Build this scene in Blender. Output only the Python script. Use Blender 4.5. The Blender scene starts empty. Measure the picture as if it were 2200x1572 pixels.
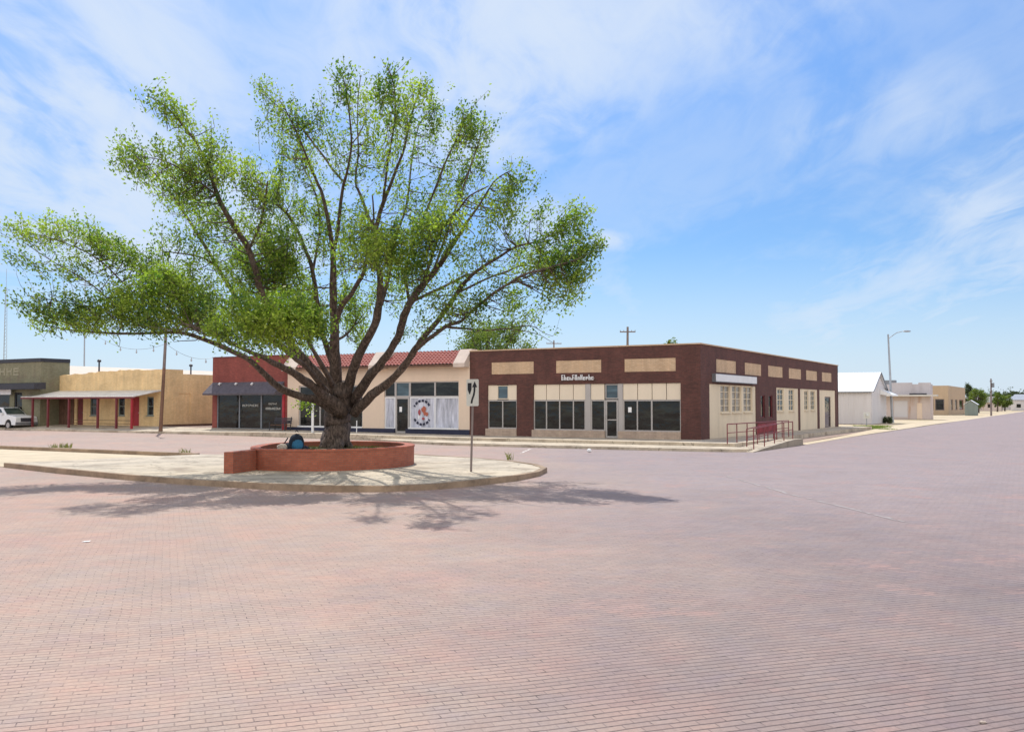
import bpy, bmesh, math, random
import numpy as np
from math import sin, cos, atan, atan2, sqrt, pi, radians
from mathutils import Vector, Matrix, noise as mnoise
random.seed(7)
rng = np.random.default_rng(11)
SC = bpy.context.scene
COL = SC.collection
# ------------------------------------------------------------------ camera
F, PCX, PCY, CAMH = 2050.0, 1100.0, 786.0, 2.2      # focal length in photo pixels, image centre, eye height
TH = atan(81 / F)
cam = bpy.data.cameras.new('camera')
cam.sensor_width = 36.0
cam.lens = 36.0 * F / 2200.0
cam.clip_start = 0.1
cam.clip_end = 4000.0
camo = bpy.data.objects.new('camera', cam)
COL.objects.link(camo)
camo.location = (0, 0, CAMH)
camo.rotation_euler = (pi / 2 + TH, 0, 0)
SC.camera = camo


def ray(px, py):
    x = px - PCX
    v = PCY - py
    return Vector((x, F * cos(TH) - v * sin(TH), F * sin(TH) + v * cos(TH)))


# ------------------------------------------------------------------ light and sky
SUN_EL, SUN_AZ = radians(56), radians(-15)          # azimuth clockwise from +Y
SUN_DIR = Vector((sin(SUN_AZ) * cos(SUN_EL), cos(SUN_AZ) * cos(SUN_EL), sin(SUN_EL)))
sun = bpy.data.lights.new('sun', 'SUN')
sun.energy = 3.5
sun.angle = radians(0.53)
sun.color = (1.0, 0.955, 0.88)
suno = bpy.data.objects.new('sun', sun)
COL.objects.link(suno)
suno.rotation_euler = (-SUN_DIR).to_track_quat('-Z', 'Y').to_euler()
suno.location = (0, 0, 60)

world = bpy.data.worlds.new('World')
SC.world = world
world.use_nodes = True
wn, wl = world.node_tree.nodes, world.node_tree.links
wn.clear()


def N(nodes, typ, **kw):
    n = nodes.new(typ)
    for k, v in kw.items():
        if k == 'ins':
            for kk, vv in v.items():
                n.inputs[kk].default_value = vv
        else:
            setattr(n, k, v)
    return n


wout = N(wn, 'ShaderNodeOutputWorld')
wbg = N(wn, 'ShaderNodeBackground', ins={'Strength': 0.095})
wl.new(wbg.outputs[0], wout.inputs[0])
sky = N(wn, 'ShaderNodeTexSky', sky_type='NISHITA', sun_disc=False, sun_elevation=SUN_EL, sun_rotation=SUN_AZ,
        air_density=1.0, dust_density=0.6, ozone_density=2.2, altitude=300.0)
wtc = N(wn, 'ShaderNodeTexCoord')
sepc = N(wn, 'ShaderNodeSeparateXYZ')
wl.new(wtc.outputs['Generated'], sepc.inputs[0])
zden = N(wn, 'ShaderNodeMath', operation='ADD', ins={1: 0.13})
zmx = N(wn, 'ShaderNodeMath', operation='MAXIMUM', ins={1: 0.0})
wl.new(sepc.outputs[2], zmx.inputs[0])
wl.new(zmx.outputs[0], zden.inputs[0])
dvx = N(wn, 'ShaderNodeMath', operation='DIVIDE')
dvy = N(wn, 'ShaderNodeMath', operation='DIVIDE')
for d_, k_ in ((dvx, 0), (dvy, 1)):
    wl.new(sepc.outputs[k_], d_.inputs[0])
    wl.new(zden.outputs[0], d_.inputs[1])
cmbc = N(wn, 'ShaderNodeCombineXYZ')
wl.new(dvx.outputs[0], cmbc.inputs[0])
wl.new(dvy.outputs[0], cmbc.inputs[1])
wmap = N(wn, 'ShaderNodeMapping', ins={'Rotation': (0, 0, radians(8)), 'Scale': (0.62, 0.26, 1.0), 'Location': (0.37, 0.2, 0)})
wl.new(cmbc.outputs[0], wmap.inputs[0])
wno = N(wn, 'ShaderNodeTexNoise', ins={'Scale': 3.2, 'Detail': 9.0, 'Roughness': 0.56, 'Distortion': 0.9})
wl.new(wmap.outputs[0], wno.inputs[0])
wno2 = N(wn, 'ShaderNodeTexNoise', ins={'Scale': 11.0, 'Detail': 8.0, 'Roughness': 0.6, 'Distortion': 1.6})
wl.new(wmap.outputs[0], wno2.inputs[0])


def wmath(op, a, b, clamp=False):
    n = N(wn, 'ShaderNodeMath', operation=op, use_clamp=clamp)
    for i, q in enumerate((a, b)):
        if isinstance(q, (int, float)):
            n.inputs[i].default_value = q
        elif q is not None:
            wl.new(q, n.inputs[i])
    return n.outputs[0]


acc = None
for (px, py, deg, amt) in [(40, 60, 12, .75), (230, 290, 10, .6), (60, 400, 9, .5), (400, 130, 8, .25), (330, 470, 6, .5),
                           (820, 90, 8, .62), (980, 60, 9, .7), (1150, 60, 9, .62), (1060, 180, 7, .5), (1330, -20, 8, .5), (1600, -120, 9, .45),
                           (600, 440, 6, .62), (1290, 513, 0.8, .3), (1306, 516, 0.8, .35), (1322, 519, 0.7, .3), (1340, 519, 0.7, .25), (1140, 505, 3, .5),
                           (1880, 262, 3.2, .22), (1760, 292, 3, .2), (2020, 230, 3.2, .22), (2190, 400, 5, .4), (2080, 440, 3.5, .25),
                           (2160, 620, 6, .45), (1900, 680, 5, .38), (1720, 715, 3, .4), (300, 730, 9, .3), (1300, 700, 4, .2)]:
    d = ray(px, py).normalized()
    dt = N(wn, 'ShaderNodeVectorMath', operation='DOT_PRODUCT')
    wl.new(wtc.outputs['Generated'], dt.inputs[0])
    dt.inputs[1].default_value = d
    mr = N(wn, 'ShaderNodeMapRange', interpolation_type='SMOOTHSTEP', ins={1: cos(radians(deg)), 2: 1.0, 3: 0.0, 4: amt})
    wl.new(dt.outputs['Value'], mr.inputs[0])
    acc = mr.outputs[0] if acc is None else wmath('ADD', acc, mr.outputs[0])
nz = wmath('ADD', wmath('MULTIPLY', wno.outputs[0], 0.72), wmath('MULTIPLY', wno2.outputs[0], 0.28))
nzr = N(wn, 'ShaderNodeMapRange', interpolation_type='SMOOTHSTEP', ins={1: 0.36, 2: 0.66, 3: 0.0, 4: 1.0})
wl.new(nz, nzr.inputs[0])
# a general thin veil outside the mapped clouds, thicker in them
acc2 = wmath('ADD', acc, 0.2)
ct = wmath('MULTIPLY', acc2, wmath('ADD', wmath('MULTIPLY', nzr.outputs[0], 1.5), 0.16))
cl = wmath('SUBTRACT', 1.0, wmath('POWER', 0.30, ct), True)
sepw = N(wn, 'ShaderNodeSeparateXYZ')
wl.new(wtc.outputs['Generated'], sepw.inputs[0])
hz = N(wn, 'ShaderNodeMapRange', interpolation_type='SMOOTHSTEP', ins={1: -0.02, 2: 0.19, 3: 0.82, 4: 0.0})
wl.new(sepw.outputs[2], hz.inputs[0])
clh = wmath('MAXIMUM', wmath('MULTIPLY', cl, 0.9), hz.outputs[0])
wgain = N(wn, 'ShaderNodeMix', data_type='RGBA', blend_type='MULTIPLY', ins={0: 1.0})
wl.new(sky.outputs[0], wgain.inputs[6])
wgain.inputs[7].default_value = (0.565, 0.80, 1.05, 1)
wmix = N(wn, 'ShaderNodeMix', data_type='RGBA')
wl.new(clh, wmix.inputs[0])
zg = N(wn, 'ShaderNodeMapRange', interpolation_type='SMOOTHSTEP', ins={1: 0.15, 2: 0.42, 3: 1.0, 4: 1.26})
wl.new(sepw.outputs[2], zg.inputs[0])
zsc = N(wn, 'ShaderNodeVectorMath', operation='SCALE')
wl.new(wgain.outputs[2], zsc.inputs[0])
wl.new(zg.outputs[0], zsc.inputs['Scale'])
wl.new(zsc.outputs[0], wmix.inputs[6])
wmix.inputs[7].default_value = (6.0, 6.8, 7.9, 1)
# brightening added to the unseen sky behind the camera, to light the shaded fronts
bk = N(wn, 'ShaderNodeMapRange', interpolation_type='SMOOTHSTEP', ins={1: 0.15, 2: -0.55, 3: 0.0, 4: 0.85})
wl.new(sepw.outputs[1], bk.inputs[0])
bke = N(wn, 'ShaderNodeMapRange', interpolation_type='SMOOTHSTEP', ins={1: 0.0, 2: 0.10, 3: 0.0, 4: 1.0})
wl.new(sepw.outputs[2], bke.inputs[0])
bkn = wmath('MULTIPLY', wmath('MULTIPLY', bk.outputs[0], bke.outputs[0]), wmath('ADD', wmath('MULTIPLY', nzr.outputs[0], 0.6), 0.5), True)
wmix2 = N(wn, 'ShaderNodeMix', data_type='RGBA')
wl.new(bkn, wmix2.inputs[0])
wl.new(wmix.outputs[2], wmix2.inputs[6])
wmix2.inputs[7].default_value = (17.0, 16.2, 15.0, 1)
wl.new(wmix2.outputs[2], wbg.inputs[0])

SC.view_settings.view_transform = 'Standard'
SC.view_settings.look = 'None'
SC.view_settings.gamma = 1.0
SC.view_settings.exposure = 0.35
SC.render.engine = 'CYCLES'
SC.cycles.max_bounces = 6
SC.cycles.transparent_max_bounces = 8

# ------------------------------------------------------------------ town grid frame: x to the right along the shop fronts, y into the block
C0 = Vector((10.0, 50.6, 0.0))
GA = atan(1211 / 2050)
GS, GC = sin(GA), cos(GA)
GRID = Matrix.Translation(C0) @ Matrix.Rotation(-GA, 4, 'Z')
IDM = Matrix.Identity(4)


def gw(x, y, z=0.0):
    return GRID @ Vector((x, y, z))


def wg(p):
    return GRID.inverted() @ Vector(p)


def G(px, py, z=0.0):
    d = ray(px, py)
    k = (z - CAMH) / d.z
    return Vector((d.x * k, d.y * k, z))


def at(px, py, Y):
    d = ray(px, py)
    k = Y / d.y
    return Vector((d.x * k, Y, CAMH + d.z * k))


class Plane:
    """a facade: 'f' runs along grid x at y=c (faces -y), 's' runs along grid y at x=c (faces +x)"""
    def __init__(s, kind, c=0.0):
        s.k, s.c = kind, c

    def hit(s, px, py, o=0.0):
        d = ray(px, py)
        g0 = wg((0, 0, CAMH))
        g1 = wg(Vector((0, 0, CAMH)) + d)
        dd = g1 - g0
        if s.k == 'f':
            k = (s.c - o - g0.y) / dd.y
            return g0.x + dd.x * k, g0.z + dd.z * k
        k = (s.c + o - g0.x) / dd.x
        return g0.y + dd.y * k, g0.z + dd.z * k

    def rect(s, x0, y0, x1, y1, o=0.0):
        a0, z0 = s.hit(x0, y1, o)
        a1, z1 = s.hit(x1, y0, o)
        return a0, a1, z0, z1

    def box(s, mb, a0, a1, o0, o1, z0, z1):
        if s.k == 'f':
            mb.box(a0, a1, s.c - o1, s.c - o0, z0, z1)
        else:
            mb.box(s.c + o0, s.c + o1, a0, a1, z0, z1)

    def pt(s, a, o, z):
        return (a, s.c - o, z) if s.k == 'f' else (s.c + o, a, z)


# ------------------------------------------------------------------ mesh builder
class MB:
    def __init__(s, frame=GRID):
        s.v, s.f, s.fr, s.sm = [], [], frame, False

    def add(s, vs, fs):
        n = len(s.v)
        s.v += [tuple(p) for p in vs]
        s.f += [tuple(i + n for i in f) for f in fs]
        return s

    def box(s, x0, x1, y0, y1, z0, z1):
        x0, x1 = min(x0, x1), max(x0, x1)
        y0, y1 = min(y0, y1), max(y0, y1)
        z0, z1 = min(z0, z1), max(z0, z1)
        return s.add([(x0, y0, z0), (x1, y0, z0), (x1, y1, z0), (x0, y1, z0), (x0, y0, z1), (x1, y0, z1), (x1, y1, z1), (x0, y1, z1)],
                     [(0, 3, 2, 1), (4, 5, 6, 7), (0, 1, 5, 4), (1, 2, 6, 5), (2, 3, 7, 6), (3, 0, 4, 7)])

    def prism(s, pts, z0, z1):
        """horizontal outline; z0/z1 number or function of (x, y)"""
        f0 = z0 if callable(z0) else (lambda x, y: z0)
        f1 = z1 if callable(z1) else (lambda x, y: z1)
        n = len(pts)
        vs = [(x, y, f0(x, y)) for x, y in pts] + [(x, y, f1(x, y)) for x, y in pts]
        fs = [tuple(range(n - 1, -1, -1)), tuple(range(n, 2 * n))] + [(i, (i + 1) % n, n + (i + 1) % n, n + i) for i in range(n)]
        return s.add(vs, fs)

    def vprism(s, plane, pts, o0, o1):
        """outline in facade coordinates (a, z), extruded outwards"""
        n = len(pts)
        vs = [plane.pt(a, o0, z) for a, z in pts] + [plane.pt(a, o1, z) for a, z in pts]
        fs = [tuple(range(n - 1, -1, -1)), tuple(range(n, 2 * n))] + [(i, (i + 1) % n, n + (i + 1) % n, n + i) for i in range(n)]
        return s.add(vs, fs)

    def tube(s, pts, rad, n=8, caps=True):
        pts = [Vector(p) for p in pts]
        if not hasattr(rad, '__len__'):
            rad = [rad] * len(pts)
        up = Vector((0.13, 0.31, 0.94)).normalized()
        vs, fs = [], []
        prev = None
        for i, p in enumerate(pts):
            t = (pts[min(i + 1, len(pts) - 1)] - pts[max(i - 1, 0)])
            if t.length < 1e-9:
                t = Vector((0, 0, 1))
            t.normalize()
            if prev is None:
                a = t.cross(up)
                if a.length < 1e-3:
                    a = t.cross(Vector((1, 0, 0)))
                a.normalize()
            else:
                a = (prev - t * prev.dot(t)).normalized()
            prev = a
            b = t.cross(a)
            for k in range(n):
                an = 2 * pi * k / n
                vs.append(p + (a * cos(an) + b * sin(an)) * rad[i])
        for i in range(len(pts) - 1):
            for k in range(n):
                fs.append((i * n + k, i * n + (k + 1) % n, (i + 1) * n + (k + 1) % n, (i + 1) * n + k))
        if caps:
            fs.append(tuple(range(n - 1, -1, -1)))
            fs.append(tuple(range((len(pts) - 1) * n, len(pts) * n)))
        return s.add(vs, fs)

    def ell(s, c, rx, ry, rz, nu=10, nv=7, jit=0.0):
        vs, fs = [], []
        for j in range(nv + 1):
            ph = pi * j / nv
            for i in range(nu):
                th = 2 * pi * i / nu
                q = 1 + random.uniform(-jit, jit)
                vs.append((c[0] + rx * sin(ph) * cos(th) * q, c[1] + ry * sin(ph) * sin(th) * q, c[2] + rz * cos(ph) * q))
        for j in range(nv):
            for i in range(nu):
                fs.append((j * nu + i, (j + 1) * nu + i, (j + 1) * nu + (i + 1) % nu, j * nu + (i + 1) % nu))
        return s.add(vs, fs)

    def holed(s, plane, a0, a1, z0, z1, holes, o0, o1, top=None):
        """wall between o0 (back) and o1 (face) with rectangular openings (a0, a1, z0, z1)"""
        xs = sorted(set([a0, a1] + [h for q in holes for h in q[:2] if a0 < h < a1]))
        zs = sorted(set([z0, z1] + [h for q in holes for h in q[2:] if z0 < h < z1]))

        def inh(a, z):
            return any(q[0] < a < q[1] and q[2] < z < q[3] for q in holes)
        solid = {}
        for i in range(len(xs) - 1):
            for j in range(len(zs) - 1):
                solid[i, j] = not inh((xs[i] + xs[i + 1]) / 2, (zs[j] + zs[j + 1]) / 2)
        for (i, j), ok in solid.items():
            if not ok:
                continue
            A0, A1, Z0, Z1 = xs[i], xs[i + 1], zs[j], zs[j + 1]
            P = plane.pt
            s.add([P(A0, o1, Z0), P(A1, o1, Z0), P(A1, o1, Z1), P(A0, o1, Z1)], [(0, 1, 2, 3)])
            s.add([P(A0, o0, Z0), P(A1, o0, Z0), P(A1, o0, Z1), P(A0, o0, Z1)], [(3, 2, 1, 0)])
            if not solid.get((i - 1, j), False):
                s.add([P(A0, o0, Z0), P(A0, o1, Z0), P(A0, o1, Z1), P(A0, o0, Z1)], [(0, 1, 2, 3)])
            if not solid.get((i + 1, j), False):
                s.add([P(A1, o0, Z0), P(A1, o1, Z0), P(A1, o1, Z1), P(A1, o0, Z1)], [(3, 2, 1, 0)])
            if not solid.get((i, j - 1), False):
                s.add([P(A0, o0, Z0), P(A1, o0, Z0), P(A1, o1, Z0), P(A0, o1, Z0)], [(0, 1, 2, 3)])
            if not solid.get((i, j + 1), False):
                s.add([P(A0, o0, Z1), P(A1, o0, Z1), P(A1, o1, Z1), P(A0, o1, Z1)], [(3, 2, 1, 0)])
        return s


def build(name, mb, mat, parent=None, smooth=False, base=None, rot=True):
    """link the builder's geometry as ONE mesh object"""
    vs = [mb.fr @ Vector(p) for p in mb.v]
    if parent is not None:
        M = FR[parent.name]
    else:
        if base is None:
            lo = Vector((min(p.x for p in vs), min(p.y for p in vs), min(p.z for p in vs)))
            hi = Vector((max(p.x for p in vs), max(p.y for p in vs), max(p.z for p in vs)))
            base = Vector(((lo.x + hi.x) / 2, (lo.y + hi.y) / 2, lo.z))
        M = Matrix.Translation(base) @ Matrix.Rotation(-GA if rot else 0, 4, 'Z')
    Mi = M.inverted()
    me = bpy.data.meshes.new(name)
    me.from_pydata([Mi @ p for p in vs], [], mb.f)
    me.validate()
    if mb.fr is not None and smooth:
        me.polygons.foreach_set('use_smooth', [True] * len(me.polygons))
    if mat is not None:
        me.materials.append(mat)
    o = bpy.data.objects.new(name, me)
    COL.objects.link(o)
    if parent is None:
        o.matrix_world = M
    else:
        o.parent = parent
    FR[o.name] = M
    bm = bmesh.new()
    bm.from_mesh(me)
    bmesh.ops.recalc_face_normals(bm, faces=bm.faces)
    bm.to_mesh(me)
    bm.free()
    return o


FR = {}


def thing(name, label, cat, base, group=None, rotz=-GA):
    o = bpy.data.objects.new(name, None)
    o.empty_display_size = 0.3
    COL.objects.link(o)
    M = Matrix.Translation(Vector(base)) @ Matrix.Rotation(rotz, 4, 'Z')
    o.matrix_world = M
    FR[o.name] = M
    return tag(o, label, cat, group)


def tag(o, label, cat, group=None):
    o['label'] = label
    o['category'] = cat
    if group:
        o['group'] = group
    return o


def kind(o, k):
    o['kind'] = k
    return o


def copy_thing(src, dx, label=None):
    """copy a thing with its parts and sub-parts, moved by dx (world)"""
    r = src.copy()
    COL.objects.link(r)
    r.location = src.location + Vector(dx)
    if label:
        r['label'] = label

    def rec(a, b):
        for ch in list(a.children):
            if ch is b:
                continue
            c = ch.copy()
            COL.objects.link(c)
            c.parent = b
            rec(ch, c)
    kids = [k for k in src.children]
    for ch in kids:
        c = ch.copy()
        COL.objects.link(c)
        c.parent = r
        rec(ch, c)
    return r


# ------------------------------------------------------------------ materials
def newmat(name):
    m = bpy.data.materials.new(name)
    m.use_nodes = True
    nt = m.node_tree
    nt.nodes.clear()
    out = N(nt.nodes, 'ShaderNodeOutputMaterial')
    b = N(nt.nodes, 'ShaderNodeBsdfPrincipled')
    nt.links.new(b.outputs[0], out.inputs[0])
    return m, nt, b, out


def ramp(nt, fac, stops, interp='LINEAR'):
    r = N(nt.nodes, 'ShaderNodeValToRGB')
    r.color_ramp.interpolation = interp
    els = r.color_ramp.elements
    while len(els) < len(stops):
        els.new(0.5)
    for e, (p, c) in zip(els, stops):
        e.position = p
        e.color = (*c, 1) if len(c) == 3 else c
    nt.links.new(fac, r.inputs[0])
    return r.outputs[0]


def mixc(nt, fac, a, b, mode='MIX'):
    n = N(nt.nodes, 'ShaderNodeMix', data_type='RGBA', blend_type=mode)
    for i, q in ((0, fac), (6, a), (7, b)):
        if isinstance(q, (int, float)):
            n.inputs[i].default_value = q
        elif isinstance(q, tuple):
            n.inputs[i].default_value = (*q, 1)
        else:
            nt.links.new(q, n.inputs[i])
    return n.outputs[2]


def nmath(nt, op, a, b=None, clamp=False):
    n = N(nt.nodes, 'ShaderNodeMath', operation=op, use_clamp=clamp)
    for i, q in enumerate((a, b)):
        if isinstance(q, (int, float)):
            n.inputs[i].default_value = q
        elif q is not None:
            nt.links.new(q, n.inputs[i])
    return n.outputs[0]


def nnoise(nt, vec, scale, detail=5, rough=0.55, dist=0.0):
    n = N(nt.nodes, 'ShaderNodeTexNoise', ins={'Scale': scale, 'Detail': detail, 'Roughness': rough, 'Distortion': dist})
    nt.links.new(vec, n.inputs[0])
    return n.outputs[0]


def maprange(nt, v, a, b, c=0.0, d=1.0):
    n = N(nt.nodes, 'ShaderNodeMapRange', interpolation_type='SMOOTHSTEP', ins={1: a, 2: b, 3: c, 4: d})
    nt.links.new(v, n.inputs[0])
    return n.outputs[0]


def bump(nt, b, h, strength=0.3, dist=0.02):
    n = N(nt.nodes, 'ShaderNodeBump', ins={'Strength': strength, 'Distance': dist})
    nt.links.new(h, n.inputs['Height'])
    nt.links.new(n.outputs[0], b.inputs['Normal'])


def plain(name, col, var=0.18, scale=1.5, rough=0.8, metal=0.0, spec=0.4, grime=0.0, grime_col=(0.16, 0.12, 0.09), bmp=0.15, streak=False):
    m, nt, b, out = newmat(name)
    tc = N(nt.nodes, 'ShaderNodeTexCoord')
    v = tc.outputs['Object']
    if streak:
        mp = N(nt.nodes, 'ShaderNodeMapping', ins={'Scale': (1, 1, 0.16)})
        nt.links.new(v, mp.inputs[0])
        v2 = mp.outputs[0]
    else:
        v2 = v
    n1 = nnoise(nt, v2, scale, 6, 0.6)
    n2 = nnoise(nt, v, scale * 9, 4, 0.6)
    f = nmath(nt, 'ADD', nmath(nt, 'MULTIPLY', n1, 0.7), nmath(nt, 'MULTIPLY', n2, 0.3))
    lo = tuple(c * (1 - var) for c in col)
    hi = tuple(min(1, c * (1 + var)) for c in col)
    c = ramp(nt, f, [(0.34, lo), (0.66, hi)])
    if grime > 0:
        g = maprange(nt, nnoise(nt, v2, scale * 1.9 + 0.3, 7, 0.65), 0.5, 0.72, 0, grime)
        c = mixc(nt, g, c, grime_col)
    nt.links.new(c, b.inputs['Base Color'])
    b.inputs['Roughness'].default_value = rough
    b.inputs['Metallic'].default_value = metal
    b.inputs['Specular IOR Level'].default_value = spec
    if bmp:
        bump(nt, b, n2, bmp, 0.01)
    return m


def brickmat(name, c1, c2, mortar, bw=0.203, bh=0.067, ms=0.009, var=0.35, rough=0.85, patch=None, bias=0.0):
    m, nt, b, out = newmat(name)
    tc = N(nt.nodes, 'ShaderNodeTexCoord')
    sp = N(nt.nodes, 'ShaderNodeSeparateXYZ')
    nt.links.new(tc.outputs['Object'], sp.inputs[0])
    cb = N(nt.nodes, 'ShaderNodeCombineXYZ')
    nt.links.new(nmath(nt, 'ADD', sp.outputs[0], sp.outputs[1]), cb.inputs[0])
    nt.links.new(sp.outputs[2], cb.inputs[1])
    br = N(nt.nodes, 'ShaderNodeTexBrick', ins={'Scale': 1.0, 'Mortar Size': ms, 'Mortar Smooth': 0.1, 'Bias': bias, 'Brick Width': bw, 'Row Height': bh})
    nt.links.new(cb.outputs[0], br.inputs[0])
    br.inputs['Color1'].default_value = (*c1, 1)
    br.inputs['Color2'].default_value = (*c2, 1)
    br.inputs['Mortar'].default_value = (*mortar, 1)
    n1 = nnoise(nt, tc.outputs['Object'], 0.9, 6, 0.62)
    n2 = nnoise(nt, tc.outputs['Object'], 9.0, 5, 0.7)
    f = nmath(nt, 'ADD', nmath(nt, 'MULTIPLY', n1, 0.6), nmath(nt, 'MULTIPLY', n2, 0.4))
    k = ramp(nt, f, [(0.3, (1 - var,) * 3), (0.7, (1 + var * 0.6,) * 3)])
    c = mixc(nt, 1.0, br.outputs[0], k, 'MULTIPLY')
    ms_ = N(nt.nodes, 'ShaderNodeMapping', ins={'Scale': (1.6, 1.6, 0.12)})
    nt.links.new(tc.outputs['Object'], ms_.inputs[0])
    c = mixc(nt, 1.0, c, ramp(nt, nnoise(nt, ms_.outputs[0], 1.3, 6, 0.7), [(0.34, (0.91, 0.90, 0.89)), (0.5, (1, 1, 1)), (0.66, (1.10, 1.08, 1.05))]), 'MULTIPLY')
    if patch:
        g = maprange(nt, nnoise(nt, tc.outputs['Object'], 0.7, 5, 0.6), 0.52, 0.7, 0, patch[1])
        c = mixc(nt, g, c, patch[0])
    nt.links.new(c, b.inputs['Base Color'])
    b.inputs['Roughness'].default_value = rough
    bump(nt, b, nmath(nt, 'SUBTRACT', 1.0, br.outputs['Fac']), 0.4, 0.006)
    return m


M = {}
M['maroon_brick'] = brickmat('maroon_brick', (0.085, 0.030, 0.024), (0.135, 0.045, 0.035), (0.10, 0.055, 0.045), var=0.4)
M['red_brick'] = brickmat('red_brick', (0.22, 0.045, 0.035), (0.30, 0.065, 0.05), (0.20, 0.08, 0.065))
M['planter_brick'] = brickmat('planter_brick', (0.34, 0.085, 0.045), (0.42, 0.12, 0.065), (0.24, 0.12, 0.085), var=0.3)
M['tan_brick'] = brickmat('tan_brick', (0.56, 0.38, 0.23), (0.66, 0.47, 0.30), (0.42, 0.31, 0.22), var=0.2)
M['yellow_brick'] = brickmat('yellow_brick', (0.74, 0.51, 0.24), (0.82, 0.60, 0.31), (0.66, 0.49, 0.29), var=0.25, patch=((0.42, 0.30, 0.17), 0.45))
M['olive_wall'] = brickmat('olive_wall', (0.22, 0.21, 0.125), (0.28, 0.26, 0.17), (0.16, 0.15, 0.10), var=0.25, patch=((0.17, 0.12, 0.09), 0.5))
M['cream_wall'] = plain('cream_wall', (0.66, 0.54, 0.40), 0.07, 0.5, 0.85, streak=True, grime=0.15, grime_col=(0.4, 0.3, 0.22))
M['stucco'] = plain('stucco', (0.72, 0.57, 0.44), 0.07, 0.6, 0.9, streak=True, grime=0.18, grime_col=(0.42, 0.33, 0.28))
M['pale_stucco'] = plain('pale_stucco', (0.60, 0.50, 0.43), 0.1, 1.2, 0.9, grime=0.3, grime_col=(0.35, 0.3, 0.28))
M['cream_panel'] = plain('cream_panel', (0.74, 0.63, 0.49), 0.05, 0.8, 0.6, streak=True)
M['cream_block'] = plain('cream_block', (0.72, 0.61, 0.45), 0.08, 0.7, 0.85, streak=True, grime=0.2, grime_col=(0.40, 0.34, 0.25))
M['bulkhead'] = brickmat('bulkhead', (0.42, 0.31, 0.24), (0.50, 0.38, 0.29), (0.36, 0.29, 0.23), bw=0.3, bh=0.1, var=0.2)
M['alu'] = plain('alu', (0.42, 0.39, 0.37), 0.06, 2, 0.45, 0.35)
M['grey_metal'] = plain('grey_metal', (0.23, 0.24, 0.26), 0.1, 2, 0.5, 0.6)
M['galv'] = plain('galv', (0.34, 0.36, 0.39), 0.15, 3, 0.45, 0.5)
M['dark_metal'] = plain('dark_metal', (0.035, 0.035, 0.045), 0.2, 2, 0.5)
M['navy'] = plain('navy', (0.02, 0.022, 0.05), 0.25, 2, 0.6)
M['wood_brown'] = plain('wood_brown', (0.13, 0.07, 0.045), 0.25, 3, 0.8)
M['post_grey'] = plain('post_grey', (0.20, 0.16, 0.15), 0.2, 3, 0.8)
M['copper_pole'] = plain('copper_pole', (0.16, 0.085, 0.055), 0.3, 2, 0.7)
M['red_paint'] = plain('red_paint', (0.36, 0.025, 0.035), 0.2, 3, 0.55)
M['rail_red'] = plain('rail_red', (0.19, 0.04, 0.045), 0.25, 4, 0.6)
M['maroon_cloth'] = plain('maroon_cloth', (0.20, 0.028, 0.035), 0.45, 2.5, 0.8)
M['maroon_paint'] = plain('maroon_paint', (0.16, 0.03, 0.035), 0.25, 3, 0.6)
M['white_paint'] = plain('white_paint', (0.72, 0.72, 0.73), 0.06, 2, 0.55)
M['white_metal'] = plain('white_metal', (0.60, 0.57, 0.57), 0.06, 0.6, 0.5, streak=True, grime=0.15, grime_col=(0.4, 0.34, 0.32))
M['roof_white'] = plain('roof_white', (0.80, 0.80, 0.80), 0.04, 1.0, 0.35)
M['cream_roof'] = plain('cream_roof', (0.50, 0.42, 0.35), 0.06, 0.8, 0.7)
M['pink_wall'] = plain('pink_wall', (0.56, 0.47, 0.43), 0.1, 0.5, 0.85, streak=True, grime=0.55, grime_col=(0.42, 0.22, 0.10))
M['lilac_wall'] = plain('lilac_wall', (0.50, 0.46, 0.47), 0.08, 0.5, 0.85, streak=True, grime=0.2)
M['tan_wall'] = plain('tan_wall', (0.46, 0.34, 0.23), 0.1, 0.6, 0.85, streak=True, grime=0.25)
M['canopy'] = plain('canopy', (0.62, 0.59, 0.54), 0.12, 1.5, 0.5, 0.2, grime=0.3, grime_col=(0.35, 0.27, 0.2))
M['coping'] = plain('coping', (0.52, 0.36, 0.24), 0.15, 1.5, 0.7)
M['roofing'] = plain('roofing', (0.25, 0.24, 0.23), 0.2, 0.5, 0.95)
M['green_shed'] = plain('green_shed', (0.20, 0.235, 0.215), 0.12, 2, 0.7, streak=True)
M['curtain'] = plain('curtain', (0.50, 0.51, 0.58), 0.5, 5.0, 0.9, streak=True)
M['paper'] = plain('paper', (0.85, 0.85, 0.85), 0.02, 3, 0.8)
M['orange'] = plain('orange', (0.42, 0.12, 0.07), 0.15, 8, 0.6)
M['pink_red'] = plain('pink_red', (0.35, 0.07, 0.08), 0.2, 8, 0.6)
M['teal'] = plain('teal', (0.25, 0.42, 0.42), 0.2, 8, 0.6)
M['ink'] = plain('ink', (0.012, 0.012, 0.018), 0.1, 8, 0.6)
M['faded_letter'] = plain('faded_letter', (0.31, 0.285, 0.20), 0.2, 8, 0.7)
M['blue_cloth'] = plain('blue_cloth', (0.03, 0.14, 0.26), 0.35, 4, 0.85)
M['dark_cloth'] = plain('dark_cloth', (0.012, 0.02, 0.035), 0.3, 4, 0.9)
M['stone'] = plain('stone', (0.48, 0.40, 0.34), 0.2, 6, 0.9)
M['rubber'] = plain('rubber', (0.02, 0.02, 0.02), 0.2, 5, 0.8)
M['car_white'] = plain('car_white', (0.72, 0.71, 0.70), 0.03, 1, 0.25, spec=0.6, bmp=0)
M['lamp_glass'] = plain('lamp_glass', (0.6, 0.62, 0.62), 0.05, 4, 0.1)
M['sign_face'] = plain('sign_face', (0.56, 0.55, 0.51), 0.08, 5, 0.5)
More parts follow.
